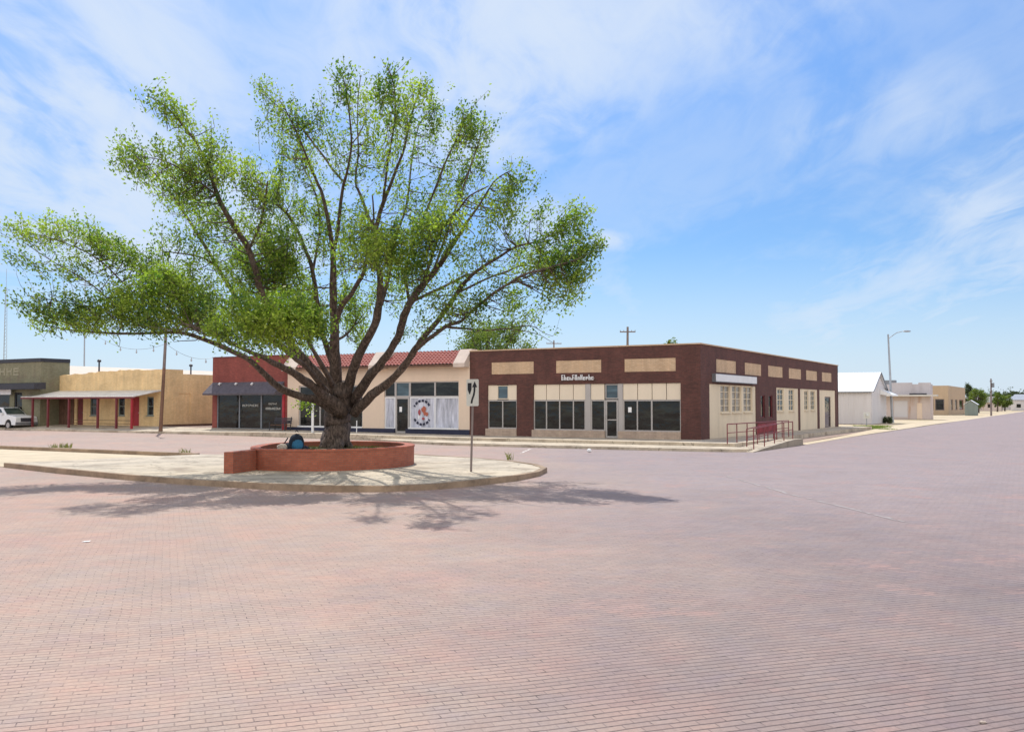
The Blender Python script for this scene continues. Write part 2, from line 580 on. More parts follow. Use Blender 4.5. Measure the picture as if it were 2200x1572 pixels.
M['bulb'] = plain('bulb', (0.45, 0.47, 0.5), 0.05, 4, 0.15)
M['shingle'] = plain('shingle', (0.095, 0.085, 0.10), 0.3, 5, 0.9)
M['paint_mark'] = plain('paint_mark', (0.62, 0.58, 0.54), 0.1, 3, 0.8)


def tilemat():
    m, nt, b, out = newmat('clay_tile')
    tc = N(nt.nodes, 'ShaderNodeTexCoord')
    vo = N(nt.nodes, 'ShaderNodeTexVoronoi', ins={'Scale': 4.2})
    nt.links.new(tc.outputs['Object'], vo.inputs[0])
    n = nnoise(nt, tc.outputs['Object'], 3, 6, 0.7)
    c = mixc(nt, 0.5, ramp(nt, vo.outputs[1] if False else n, [(0.3, (0.16, 0.04, 0.032)), (0.7, (0.40, 0.12, 0.085))]), (0.28, 0.06, 0.05))
    nt.links.new(c, b.inputs['Base Color'])
    b.inputs['Roughness'].default_value = 0.75
    return m


M['tile'] = tilemat()


def glassmat(name, col=(0.006, 0.007, 0.007), rough=0.06, spec=0.5, var=True):
    m, nt, b, out = newmat(name)
    tc = N(nt.nodes, 'ShaderNodeTexCoord')
    mp = N(nt.nodes, 'ShaderNodeMapping', ins={'Scale': (0.5, 0.5, 2.2)})
    nt.links.new(tc.outputs['Object'], mp.inputs[0])
    n = nnoise(nt, mp.outputs[0], 1.1, 4, 0.5)
    c = ramp(nt, n, [(0.38, col), (0.52, tuple(q * 1.5 + 0.003 for q in col)), (0.60, (col[0] * 2 + 0.012, col[1] * 2 + 0.014, col[2] * 2 + 0.010)), (0.7, tuple(q * 1.5 for q in col))])  # paler level streaks in the pane colour, painted stand-ins for reflections
    nt.links.new(c, b.inputs['Base Color'])
    b.inputs['Roughness'].default_value = rough
    b.inputs['Specular IOR Level'].default_value = spec
    bump(nt, b, nnoise(nt, tc.outputs['Object'], 1.4, 3, 0.5), 0.25, 0.05)
    return m


M['glass'] = glassmat('glass', spec=0.42)
M['blue_glass'] = glassmat('blue_glass', (0.04, 0.07, 0.09), 0.2)
M['car_glass'] = glassmat('car_glass', (0.03, 0.04, 0.035), 0.05)
M['pane_light'] = plain('pane_light', (0.24, 0.21, 0.17), 0.75, 2.2, 0.25, spec=0.5, bmp=0)


def groundmats():
    # brick paving
    m, nt, b, out = newmat('paving_brick')
    geo = N(nt.nodes, 'ShaderNodeNewGeometry')
    pos = geo.outputs['Position']
    az = radians(70)
    mp = N(nt.nodes, 'ShaderNodeMapping', vector_type='POINT', ins={'Rotation': (0, 0, -(pi / 2 - az))})
    nt.links.new(pos, mp.inputs[0])
    # slight waviness of the courses
    nd = N(nt.nodes, 'ShaderNodeTexNoise', ins={'Scale': 0.9, 'Detail': 3.0})
    nt.links.new(mp.outputs[0], nd.inputs[0])
    sub = N(nt.nodes, 'ShaderNodeVectorMath', operation='SUBTRACT')
    nt.links.new(nd.outputs[1], sub.inputs[0])
    sub.inputs[1].default_value = (0.5, 0.5, 0.5)
    scl = N(nt.nodes, 'ShaderNodeVectorMath', operation='SCALE')
    nt.links.new(sub.outputs[0], scl.inputs[0])
    scl.inputs['Scale'].default_value = 0.09
    add = N(nt.nodes, 'ShaderNodeVectorMath', operation='ADD')
    nt.links.new(mp.outputs[0], add.inputs[0])
    nt.links.new(scl.outputs[0], add.inputs[1])
    v = add.outputs[0]
    br = N(nt.nodes, 'ShaderNodeTexBrick', ins={'Scale': 1.0, 'Mortar Size': 0.0065, 'Mortar Smooth': 0.5, 'Brick Width': 0.205, 'Row Height': 0.092})
    nt.links.new(v, br.inputs[0])
    br.inputs['Color1'].default_value = (0, 0, 0, 1)
    br.inputs['Color2'].default_value = (1, 1, 1, 1)
    br.inputs['Mortar'].default_value = (0.5, 0.5, 0.5, 1)
    big = nnoise(nt, pos, 0.16, 5, 0.55, 0.3)
    mid = nnoise(nt, pos, 0.8, 6, 0.6)
    fine = nnoise(nt, pos, 26.0, 4, 0.7)
    # worn tracks: greyer to the right of the junction, pinker to the left
    sx = N(nt.nodes, 'ShaderNodeSeparateXYZ')
    nt.links.new(pos, sx.inputs[0])
    side = maprange(nt, nmath(nt, 'ADD', sx.outputs[0], nmath(nt, 'MULTIPLY', nmath(nt, 'SUBTRACT', big, 0.5), 16.0)), -3.0, 5.0)
    pink = ramp(nt, nmath(nt, 'ADD', nmath(nt, 'MULTIPLY', big, 0.5), nmath(nt, 'MULTIPLY', mid, 0.5)),
                [(0.38, (0.335, 0.262, 0.226)), (0.5, (0.36, 0.266, 0.224)), (0.62, (0.395, 0.262, 0.214))])
    grey = ramp(nt, nmath(nt, 'ADD', nmath(nt, 'MULTIPLY', big, 0.45), nmath(nt, 'MULTIPLY', mid, 0.55)),
                [(0.36, (0.185, 0.148, 0.148)), (0.5, (0.208, 0.160, 0.157)), (0.64, (0.255, 0.180, 0.168))])
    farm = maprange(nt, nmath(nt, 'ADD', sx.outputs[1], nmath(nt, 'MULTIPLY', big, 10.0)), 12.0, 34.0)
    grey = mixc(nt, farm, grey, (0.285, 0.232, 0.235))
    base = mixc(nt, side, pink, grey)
    chroma = nnoise(nt, pos, 1.7, 5, 0.65)
    base = mixc(nt, 1.0, base, ramp(nt, chroma, [(0.30, (0.94, 0.96, 1.02)), (0.44, (0.99, 1.0, 0.99)), (0.56, (1.02, 1.0, 0.96)), (0.70, (1.06, 0.96, 0.93))]), 'MULTIPLY')
    # single bricks differ
    br1 = ramp(nt, br.outputs[0], [(0.0, (0.94, 0.92, 0.93)), (0.5, (1.0, 1.0, 1.0)), (1.0, (1.06, 1.05, 1.03))])
    base = mixc(nt, 1.0, base, br1, 'MULTIPLY')
    redm = maprange(nt, nmath(nt, 'ADD', nmath(nt, 'MULTIPLY', nnoise(nt, pos, 0.55, 4, 0.6), 1.0), nmath(nt, 'MULTIPLY', br.outputs[0], 0.10)), 0.60, 0.80, 0, 0.45)
    base = mixc(nt, redm, base, (0.40, 0.225, 0.19))
    base = mixc(nt, 1.0, base, ramp(nt, fine, [(0.3, (0.86,) * 3), (0.7, (1.13,) * 3)]), 'MULTIPLY')
    jm = maprange(nt, nnoise(nt, pos, 1.3, 5, 0.65), 0.34, 0.66, 0.4, 1.0)
    holes = maprange(nt, nnoise(nt, pos, 9.0, 2, 0.5), 0.58, 0.68, 0.0, 0.7)
    sy = N(nt.nodes, 'ShaderNodeSeparateXYZ')
    nt.links.new(v, sy.inputs[0])
    fr = nmath(nt, 'ABSOLUTE', nmath(nt, 'SUBTRACT', nmath(nt, 'FRACT', nmath(nt, 'DIVIDE', sy.outputs[1], 0.092)), 0.5))
    rowj = maprange(nt, fr, 0.40, 0.48)
    jj = nmath(nt, 'MAXIMUM', rowj, nmath(nt, 'MULTIPLY', br.outputs['Fac'], 0.5))
    jf = nmath(nt, 'MULTIPLY', jj, nmath(nt, 'ADD', jm, holes), True)
    fgr = nmath(nt, 'MULTIPLY', maprange(nt, sx.outputs[0], -6.0, 2.5), maprange(nt, sx.outputs[1], 13.0, 7.0))
    jf = nmath(nt, 'MAXIMUM', jf, nmath(nt, 'MULTIPLY', nmath(nt, 'MULTIPLY', maprange(nt, fr, 0.34, 0.46), fgr), 0.85))
    wear = nnoise(nt, pos, 0.33, 6, 0.62, 0.8)
    base = mixc(nt, 1.0, base, ramp(nt, wear, [(0.32, (0.93, 0.93, 0.93)), (0.48, (1, 1, 1)), (0.66, (1.05, 1.04, 1.02))]), 'MULTIPLY')
    jointc = mixc(nt, holes, (0.085, 0.058, 0.056), (0.02, 0.014, 0.014))
    base = mixc(nt, jf, base, jointc)
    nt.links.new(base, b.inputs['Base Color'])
    b.inputs['Roughness'].default_value = 0.78
    b.inputs['Specular IOR Level'].default_value = 0.3
    h = nmath(nt, 'ADD', nmath(nt, 'MULTIPLY', nmath(nt, 'SUBTRACT', 1.0, jj), 0.8), nmath(nt, 'MULTIPLY', fine, 0.35))
    bump(nt, b, h, 0.5, 0.008)
    M['paving'] = m
    # dry ground
    m, nt, b, out = newmat('dry_ground')
    geo = N(nt.nodes, 'ShaderNodeNewGeometry')
    pos = geo.outputs['Position']
    n1 = nnoise(nt, pos, 0.12, 7, 0.62)
    n2 = nnoise(nt, pos, 2.2, 6, 0.7)
    c = ramp(nt, nmath(nt, 'ADD', nmath(nt, 'MULTIPLY', n1, 0.6), nmath(nt, 'MULTIPLY', n2, 0.4)),
             [(0.3, (0.20, 0.21, 0.09)), (0.42, (0.38, 0.32, 0.19)), (0.52, (0.50, 0.40, 0.27)), (0.68, (0.58, 0.48, 0.34))])
    nt.links.new(c, b.inputs['Base Color'])
    b.inputs['Roughness'].default_value = 0.95
    bump(nt, b, n2, 0.5, 0.03)
    M['dry_ground'] = m
    # concrete, sun bleached, stained
    m, nt, b, out = newmat('old_concrete')
    geo = N(nt.nodes, 'ShaderNodeNewGeometry')
    pos = geo.outputs['Position']
    n1 = nnoise(nt, pos, 0.55, 8, 0.7)
    n2 = nnoise(nt, pos, 7.0, 6, 0.75)
    c = ramp(nt, nmath(nt, 'ADD', nmath(nt, 'MULTIPLY', n1, 0.65), nmath(nt, 'MULTIPLY', n2, 0.35)),
             [(0.34, (0.27, 0.225, 0.17)), (0.44, (0.40, 0.34, 0.26)), (0.54, (0.54, 0.46, 0.35)), (0.68, (0.42, 0.34, 0.245))])
    c = mixc(nt, maprange(nt, nnoise(nt, pos, 0.8, 6, 0.6), 0.50, 0.66, 0, 0.75), c, (0.27, 0.21, 0.15))
    # slab joints every 1.8 m along the grid
    mp = N(nt.nodes, 'ShaderNodeMapping', ins={'Rotation': (0, 0, GA)})
    nt.links.new(pos, mp.inputs[0])
    br = N(nt.nodes, 'ShaderNodeTexBrick', offset=0.0, ins={'Scale': 1.0, 'Mortar Size': 0.012, 'Brick Width': 1.8, 'Row Height': 1.8})
    nt.links.new(mp.outputs[0], br.inputs[0])
    c = mixc(nt, nmath(nt, 'MULTIPLY', br.outputs['Fac'], 0.55), c, (0.16, 0.13, 0.10))
    vd = N(nt.nodes, 'ShaderNodeTexNoise', ins={'Scale': 1.4, 'Detail': 5.0})
    nt.links.new(pos, vd.inputs[0])
    va = N(nt.nodes, 'ShaderNodeVectorMath', operation='ADD')
    nt.links.new(pos, va.inputs[0])
    nt.links.new(vd.outputs[1], va.inputs[1])
    vo = N(nt.nodes, 'ShaderNodeTexVoronoi', feature='DISTANCE_TO_EDGE', ins={'Scale': 0.42})
    nt.links.new(va.outputs[0], vo.inputs[0])
    crack = maprange(nt, vo.outputs[0], 0.012, 0.002, 0, 0.6)
    c = mixc(nt, crack, c, (0.10, 0.08, 0.06))
    nt.links.new(c, b.inputs['Base Color'])
    b.inputs['Roughness'].default_value = 0.9
    bump(nt, b, n2, 0.25, 0.01)
    M['concrete'] = m
    M['kerb'] = plain('kerb', (0.30, 0.215, 0.145), 0.3, 1.2, 0.9, grime=0.6, grime_col=(0.13, 0.09, 0.06))
    M['gravel'] = plain('gravel', (0.30, 0.22, 0.18), 0.3, 2.0, 0.95, grime=0.4, grime_col=(0.4, 0.32, 0.24))
    M['sand'] = plain('sand', (0.52, 0.43, 0.30), 0.16, 1.0, 0.95, grime=0.3, grime_col=(0.46, 0.33, 0.22))
    M['soil'] = plain('soil', (0.12, 0.09, 0.05), 0.4, 3.0, 0.95, grime=0.6, grime_col=(0.07, 0.10, 0.03))


groundmats()


def leafmat(name, c_lo, c_hi, trans=0.45):
    m, nt, b, out = newmat(name)
    geo = N(nt.nodes, 'ShaderNodeNewGeometry')
    r = geo.outputs['Random Per Island']
    n = nnoise(nt, geo.outputs['Position'], 0.55, 4, 0.6)
    f = nmath(nt, 'ADD', nmath(nt, 'MULTIPLY', r, 0.42), nmath(nt, 'MULTIPLY', nmath(nt, 'ADD', nmath(nt, 'MULTIPLY', nmath(nt, 'SUBTRACT', n, 0.5), 1.7), 0.5), 0.7))
    mid = tuple((a + q) / 2 for a, q in zip(c_lo, c_hi))
    c = ramp(nt, f, [(0.3, c_lo), (0.55, mid), (0.85, c_hi)])
    nt.links.new(c, b.inputs['Base Color'])
    b.inputs['Roughness'].default_value = 0.5
    b.inputs['Specular IOR Level'].default_value = 0.3
    tr = N(nt.nodes, 'ShaderNodeBsdfTranslucent')
    tcm = mixc(nt, 1.0, c, (1.15, 1.45, 0.55), 'MULTIPLY')
    nt.links.new(tcm, tr.inputs[0])
    mx = N(nt.nodes, 'ShaderNodeMixShader', ins={0: trans})
    nt.links.new(b.outputs[0], mx.inputs[1])
    nt.links.new(tr.outputs[0], mx.inputs[2])
    nt.links.new(mx.outputs[0], out.inputs[0])
    return m


M['leaf'] = leafmat('leaf', (0.05, 0.115, 0.035), (0.42, 0.49, 0.09), 0.5)
M['leaf_far'] = leafmat('leaf_far', (0.06, 0.10, 0.025), (0.22, 0.26, 0.06), 0.4)
M['leaf_dark'] = leafmat('leaf_dark', (0.035, 0.055, 0.028), (0.085, 0.11, 0.05), 0.3)
M['planter_leaf'] = leafmat('planter_leaf', (0.05, 0.055, 0.02), (0.13, 0.14, 0.045), 0.25)
M['weed'] = leafmat('weed', (0.10, 0.12, 0.03), (0.30, 0.27, 0.10), 0.3)


def barkmat():
    m, nt, b, out = newmat('bark')
    tc = N(nt.nodes, 'ShaderNodeTexCoord')
    mp = N(nt.nodes, 'ShaderNodeMapping', ins={'Scale': (1, 1, 0.28)})
    nt.links.new(tc.outputs['Object'], mp.inputs[0])
    n1 = nnoise(nt, mp.outputs[0], 14, 6, 0.65, 0.6)
    n2 = nnoise(nt, tc.outputs['Object'], 1.6, 5, 0.6)
    c = ramp(nt, n1, [(0.34, (0.025, 0.018, 0.015)), (0.5, (0.10, 0.070, 0.056)), (0.68, (0.22, 0.16, 0.13))])
    c = mixc(nt, maprange(nt, n2, 0.52, 0.68, 0, 0.45), c, (0.16, 0.135, 0.125))
    nt.links.new(c, b.inputs['Base Color'])
    b.inputs['Roughness'].default_value = 0.92
    bump(nt, b, n1, 0.9, 0.03)
    return m


M['bark'] = barkmat()

# ================================================================== GROUND
def zroad(x, y):
    a = min(1, max(0, (-x - 16) / 20))
    b_ = min(1, max(0, (y + 16) / 9))
    return 0.12 * a * a * (3 - 2 * a) * b_ * b_ * (3 - 2 * b_)


mb = MB()
mb.add([(-900, -300, -0.03), (900, -300, -0.03), (900, 1800, -0.03), (-900, 1800, -0.03)], [(0, 1, 2, 3)])
kind(build('ground', mb, M['dry_ground']), 'structure')
mb = MB()
xs = [-260, -120, -80, -60, -50, -44, -40, -36, -32, -28, -24, -20, -16, -8, 0, 4.3, 12, 20, 36]
ys = [-90, -60, -45, -30, -20, -16, -14, -12, -10, -8.5, -7, -5, -3, -1, 0.5]
for i in range(len(xs) - 1):
    for j in range(len(ys) - 1):
        q = [(xs[i], ys[j]), (xs[i + 1], ys[j]), (xs[i + 1], ys[j + 1]), (xs[i], ys[j + 1])]
        mb.add([(x, y, zroad(x, y)) for x, y in q], [(0, 1, 2, 3)])
mb.add([(4.3, 0.5, 0), (36, 0.5, 0), (36, 700, 0), (4.3, 700, 0)], [(0, 1, 2, 3)])
kind(build('brick_road', mb, M['paving']), 'structure')


def zwalk(x):
    a = min(1, max(0, (-x - 14) / 28))
    return 0.29 + 0.21 * a


# upper sidewalk along the fronts
mb = MB()
xs = [-75, -60, -50, -46, -42, -36, -30, -24, -20, -14, -8, 0]
for i in range(len(xs) - 1):
    x0, x1 = xs[i], xs[i + 1]

    def top(x, y):
        w = zwalk(x)
        k = min(1, max(0, (-x - 26) / 14))
        return w - (0.25 * k) * (-y / 3.7)
    mb.prism([(x0, -3.7), (x1, -3.7), (x1, 0.0), (x0, 0.0)], -0.02, top)
mb.prism([(0, -3.7), (3.0, -3.7), (3.0, 0), (0, 0)], -0.02, 0.29)
kind(build('sidewalk', mb, M['concrete']), 'structure')
# lower walk (one step down) in front of the corner building
mb = MB()
mb.prism([(-19.5, -3.7), (-15.5, -5.7), (-12.0, -6.75), (-6, -6.85), (0, -6.6), (2.2, -6.4), (3.6, -6.1), (4.2, -5.6), (4.2, -4.9), (3.0, -3.7)], -0.02, 0.135)
kind(build('lower_sidewalk', mb, M['concrete']), 'structure')
mb = MB()
mb.prism([(-42.3, -0.2), (-37.4, -0.2), (-37.4, 26), (-42.3, 26)], -0.02, 0.48)
kind(build('alley', mb, M['gravel']), 'structure')
# side walk beyond the corner
mb = MB()
mb.prism([(0, 0), (3.0, 0), (3.0, 3.3), (2.3, 3.6), (2.3, 36), (0, 36)], -0.02, 0.29)
kind(build('side_sidewalk', mb, M['concrete']), 'structure')
mb = MB()
mb.prism([(2.3, 3.6), (4.1, 3.6), (3.6, 12), (3.2, 22), (2.9, 33), (2.3, 34)], -0.02, 0.03)
kind(build('dirt_verge', mb, M['gravel']), 'structure')
mb = MB()
pts_l = [(4.15, 3.6), (4.0, 9), (3.7, 16), (3.2, 24), (2.6, 33), (2.0, 44), (1.4, 60), (2.4, 90), (3.4, 140), (3.8, 240), (4.2, 420)]
wid = [0.5, 0.5, 0.6, 1.0, 1.6, 2.2, 2.6, 2.0, 1.0, 0.6, 0.6]
n = len(pts_l)
vs = [(x, y, 0.045) for x, y in pts_l] + [(x + w, y, 0.012) for (x, y), w in zip(pts_l, wid)]
mb.add(vs, [(i, i + 1, n + i + 1, n + i) for i in range(n - 1)])
kind(build('sandy_kerb', mb, M['sand']), 'structure')
# ramp beside the corner and its flared white kerb
mb = MB()
mb.prism([(3.0, -3.7), (4.2, -4.9), (4.2, 1.6), (4.2, 3.3), (3.0, 3.3)], -0.02, lambda x, y: 0.03 + 0.26 * min(1, max(0, (y + 5.2) / 6.8)))
kind(build('ramp', mb, M['concrete']), 'structure')
mb = MB()


def flare(x0, x1, ys_, hs):
    n = len(ys_)
    vs = []
    for y, h in zip(ys_, hs):
        vs += [(x0, y, -0.02), (x1, y, -0.02), (x1, y, h), (x0, y, h)]
    fs = [(0, 1, 2, 3), tuple((n - 1) * 4 + q for q in (3, 2, 1, 0))]
    for i in range(n - 1):
        for k in range(4):
            fs.append((i * 4 + k, i * 4 + (k + 1) % 4, (i + 1) * 4 + (k + 1) % 4, (i + 1) * 4 + k))
    return vs, fs


mb.add(*flare(4.2, 4.52, [-5.9, -4.8, -3, -1, 0.6, 1.8, 3.3], [0.02, 0.07, 0.15, 0.24, 0.31, 0.35, 0.33]))
kind(build('ramp_kerb', mb, M['concrete']), 'structure')

# traffic island
isl = [(-14.9, -29.0), (-10.4, -29.9), (-6.5, -30.45), (-3.9, -30.65), (-0.5, -30.65), (1.1, -30.35), (2.2, -29.6), (2.9, -28.4), (3.2, -26.9), (3.3, -25.0),
       (3.0, -23.2), (2.4, -21.6), (1.3, -20.3), (-0.4, -19.0), (-2.4, -18.0), (-6, -17.2), (-9, -18.6), (-13.8, -21.6)]
mb = MB()
mb.prism(isl, -0.02, 0.14)
kind(build('traffic_island', mb, M['concrete']), 'structure')
# kerb round the island, a little proud of the slab
mb = MB()
ring = isl[:17]
n = len(ring)


def off(poly, d, closed=False):
    out = []
    m_ = len(poly)
    for i in range(m_):
        a = Vector(poly[max(i - 1, 0)])
        b_ = Vector(poly[min(i + 1, m_ - 1)])
        t = (b_ - a).normalized()
        nn = Vector((t.y, -t.x))
        out.append((poly[i][0] + nn.x * d, poly[i][1] + nn.y * d))
    return out


outer = off(ring, 0.05)
inner = off(ring, -0.14)
for i in range(n - 1):
    # worn, slightly uneven top
    h0 = 0.155 + 0.012 * sin(i * 1.7)
    h1 = 0.155 + 0.012 * sin((i + 1) * 1.7)
    a, b_, c_, d_ = outer[i], outer[i + 1], inner[i + 1], inner[i]
    mb.add([(*a, -0.02), (*b_, -0.02), (*c_, -0.02), (*d_, -0.02), (*a, h0), (*b_, h1), (*c_, h1), (*d_, h0)],
           [(4, 5, 6, 7), (0, 1, 5, 4), (2, 3, 7, 6)])
kind(build('island_kerb', mb, M['kerb']), 'structure')
# sandy median west of the island with its far kerb
mb = MB()
mb.prism([(-120, -29.3), (-60, -29.1), (-30, -28.9), (-14.95, -29.0), (-13.9, -21.65), (-30, -21.5), (-60, -21.2), (-120, -21)], -0.02, 0.02)
kind(build('sandy_median', mb, M['sand']), 'structure')
mb = MB()
mb.prism([(-120, -21.0), (-60, -21.15), (-30, -21.45), (-13.9, -21.6), (-13.95, -21.3), (-30, -21.15), (-60, -20.85), (-120, -20.7)], -0.02, 0.17)
kind(build('median_kerb', mb, M['kerb']), 'structure')


def paint_line(name, p0, p1, w, label):
    a, b_ = Vector(p0), Vector(p1)
    t = (b_ - a).normalized()
    nn = Vector((-t.y, t.x, 0)) * w / 2
    mb = MB(IDM)
    mb.add([a + nn, a - nn, b_ - nn, b_ + nn], [(0, 1, 2, 3)])
    return kind(build(name, mb, M['paint_mark'], rot=False), 'structure')


def ragged(name, pts, w, mat, z=0.005):
    """a worn strip of paint along a ground path (world)"""
    mb = MB(IDM)
    for i in range(len(pts) - 1):
        a, b_ = Vector(pts[i]), Vector(pts[i + 1])
        L = (b_ - a).length
        t = (b_ - a).normalized()
        nn = Vector((-t.y, t.x, 0))
        k = 0.0
        while k < L:
            l = random.uniform(0.12, 0.5)
            if random.random() < 0.85:
                o_ = random.uniform(-0.03, 0.03)
                ww = w * random.uniform(0.3, 0.95) / 2
                p, q = a + t * k, a + t * min(L, k + l)
                mb.add([p + nn * (o_ + ww), p + nn * (o_ - ww), q + nn * (o_ - ww * 0.8), q + nn * (o_ + ww * 0.9)], [(0, 1, 2, 3)])
            k += l
    for i, p in enumerate(mb.v):
        mb.v[i] = (p[0], p[1], z)
    return kind(build(name, mb, mat, rot=False), 'structure')


M['faint_mark'] = plain('faint_mark', (0.30, 0.26, 0.25), 0.15, 3, 0.8)
ragged('worn_road_marking', [G(1560, 1022), G(1700, 1062), G(1830, 1093), G(1945, 1122)], 0.16, M['faint_mark'])
ragged('worn_parking_line', [G(1118, 974), G(1140, 964)], 0.12, M['paint_mark'])

# ================================================================== CORNER BRICK BUILDING
FP = Plane('f', 0.0)
SP = Plane('s', 0.0)
TOPZ = 5.36
XL, YB = -14.6, 34.0
bld = thing('brick_building', 'long maroon brick corner building with tan brick inset panels and cream shopfront', 'building', gw(0, 0, 0.0))


def window_part(parent, plane, r, frame, pane, mull=(), bars=(), fw=0.06, depth=-0.12, name='window', pname='pane', sill=0.0):
    a0, a1, z0, z1 = r
    mbf = MB()
    d0, d1 = depth - 0.03, depth + 0.05
    plane.box(mbf, a0, a1, d0, d1, z0, z0 + fw)
    plane.box(mbf, a0, a1, d0, d1, z1 - fw, z1)
    plane.box(mbf, a0, a0 + fw, d0, d1, z0 + fw, z1 - fw)
    plane.box(mbf, a1 - fw, a1, d0, d1, z0 + fw, z1 - fw)
    for q in mull:
        a, w = q if isinstance(q, tuple) else (q, fw)
        plane.box(mbf, a - w / 2, a + w / 2, d0, d1 - 0.004, z0 + fw, z1 - fw)
    for q in bars:
        plane.box(mbf, a0 + fw, a1 - fw, d0, d1 - 0.008, q - fw * 0.3, q + fw * 0.3)
    if sill:
        plane.box(mbf, a0 - 0.05, a1 + 0.05, -0.02, sill, z0 - 0.06, z0 - 0.003)
    w = build(name, mbf, frame, parent)
    mbp = MB()
    plane.box(mbp, a0 + fw * 0.5, a1 - fw * 0.5, depth - 0.02, depth - 0.005, z0 + fw * 0.5, z1 - fw * 0.5)
    p = build(pname, mbp, pane, w)
    return w


hit = FP.hit
# openings (front)
zB = 0.3
ztop = 0.5 * (hit(1048, 825.7)[1] + hit(1462, 823.5)[1])
zmid = 0.5 * (hit(1048, 858.8)[1] + hit(1462, 858.8)[1])
zg1 = hit(1080, 920.5)[1]
zg2 = 0.5 * (hit(1150, 923.8)[1] + hit(1460, 927)[1])
A = lambda px: hit(px, 880)[0]
openL = (A(1047.5), A(1110), 0.28, ztop)
openR = (A(1145.5), A(1462.5), 0.28, ztop)
mb = MB()
# tan panels are insets: openings 4 cm deep closed by the tan brick slabs
tans_f = [(1056, 776, 1146.5, 802), (1194.5, 774, 1291.5, 801), (1341.5, 771, 1451.5, 799)]
tf = []
for (x0, y0, x1, y1) in tans_f:
    a0 = hit(x0, (y0 + y1) / 2)[0]
    a1 = hit(x1, (y0 + y1) / 2)[0]
    xm = (x0 + x1) / 2
    tf.append((a0, a1, hit(xm, y1)[1], hit(xm, y0)[1]))
zt0 = sum(q[2] for q in tf) / 3
zt1 = sum(q[3] for q in tf) / 3
tf = [(q[0], q[1], zt0, zt1) for q in tf]
mb.holed(FP, XL, 0.0, 0.0, TOPZ, [openL, openR] + tf, -0.3, 0.0)
# side wall
S = lambda px: SP.hit(px, 880)[0]
zs = SP.hit(1530, 824.5)[1]
sp_open = [(S(1524.5), S(1624.5), 0.28, zs), (S(1668.5), S(1716), 0.28, zs), (S(1719.5), S(1757), 0.28, zs), (S(1761), S(1795), 0.28, zs)]
tans_s = [(1539.8, 1582.2), (1601.3, 1636.3), (1651.5, 1682.5), (1695.8, 1722), (1733, 1756.5), (1766.9, 1787.4)]
zts0, zts1 = SP.hit(1560, 800.8)[1], SP.hit(1560, 773.5)[1]
ts = [(S(a), S(b_), zts0, zts1) for a, b_ in tans_s]
slots = [(S(1634.8), S(1643.6), SP.hit(1639, 897)[1], SP.hit(1639, 849)[1]), (S(1651.7), S(1660), SP.hit(1656, 897)[1], SP.hit(1656, 849)[1])]
mb.holed(SP, 0.302, YB, 0.0, TOPZ - 0.002, sp_open + ts + slots, -0.3, 0.0)
# rear and party walls
mb.box(XL, 0, YB - 0.3, YB - 0.002, 0, TOPZ - 0.1)
mb.box(XL + 0.001, XL + 0.3, 0.301, YB - 0.301, 0, TOPZ - 0.003)
build('wall', mb, M['maroon_brick'], bld)
mb = MB()
mb.box(XL, 0.05, -0.05, 0.34, TOPZ, TOPZ + 0.07)
mb.box(-0.34, 0.05, 0.342, YB + 0.04, TOPZ, TOPZ + 0.068)
mb.box(XL, XL + 0.34, 0.342, YB + 0.04, TOPZ, TOPZ + 0.066)
build('coping', mb, M['coping'], bld)
mb = MB()
mb.box(XL + 0.3, -0.3, 0.3, YB - 0.3, 4.7, 4.8)
build('roof', mb, M['roofing'], bld)
for q in tf:
    mb = MB()
    FP.box(mb, q[0] + .004, q[1] - .004, -0.1, -0.015, q[2] + .004, q[3] - .004)
    build('brick_panel', mb, M['tan_brick'], bld)
for q in ts:
    mb = MB()
    SP.box(mb, q[0] + .004, q[1] - .004, -0.1, -0.015, q[2] + .004, q[3] - .004)
    build('brick_panel', mb, M['tan_brick'], bld)


def panels(parent, plane, edges, z0, z1, mat, o=-0.1, gap=0.04):
    """cream infill boards with narrow seams between them"""
    for a0, a1 in edges:
        mb = MB()
        plane.box(mb, a0 + gap / 2, a1 - gap / 2, o - 0.03, o + 0.03, z0 + 0.01, z1 - 0.01)
        build('transom_panel', mb, mat, parent)


# left bay
a0, a1 = openL[0], openL[1]
panels(bld, FP, [(a0, A(1067)), (A(1091), a1)], zmid, ztop, M['cream_panel'], gap=0.01)
window_part(bld, FP, (A(1067), A(1091), zmid + 0.05, ztop - 0.03), M['cream_panel'], M['blue_glass'], fw=0.05, name='transom_window')
window_part(bld, FP, (a0, a1, zg1, zmid), M['alu'], M['glass'], mull=[A(1078.5)], fw=0.07, name='storefront_window')
mb = MB()
FP.box(mb, a0 - 0.12, a1, -0.2, 0.06, 0.25, zg1)
build('bulkhead', mb, M['bulkhead'], bld)
# main bay
seg = [1145.5, 1172.7, 1201, 1230.5, 1257]
panels(bld, FP, [(A(seg[i]), A(seg[i + 1])) for i in range(4)] + [(A(1268.2), A(1298))], zmid, ztop, M['cream_panel'])
panels(bld, FP, [(A(1337.5), A(1369)), (A(1369), A(1400)), (A(1400), A(1431)), (A(1431), A(1462.5))], zmid, ztop, M['cream_panel'])
window_part(bld, FP, (A(1299.5), A(1328), zmid + 0.05, ztop - 0.02), M['alu'], M['blue_glass'], fw=0.06, name='transom_window')
for q0, q1 in ((1257, 1268.2), (1328, 1337.5)):
    mb = MB()
    FP.box(mb, A(q0), A(q1), -0.16, -0.04, zg2, ztop)
    build('frame_post', mb, M['alu'], bld)
window_part(bld, FP, (A(1145.5), A(1257), zg2, zmid), M['alu'], M['glass'], mull=[A(1172.7), A(1201), A(1230.5)], fw=0.07, name='storefront_window')
window_part(bld, FP, (A(1268.2), A(1299), zg2, zmid), M['alu'], M['glass'], fw=0.07, name='storefront_window')
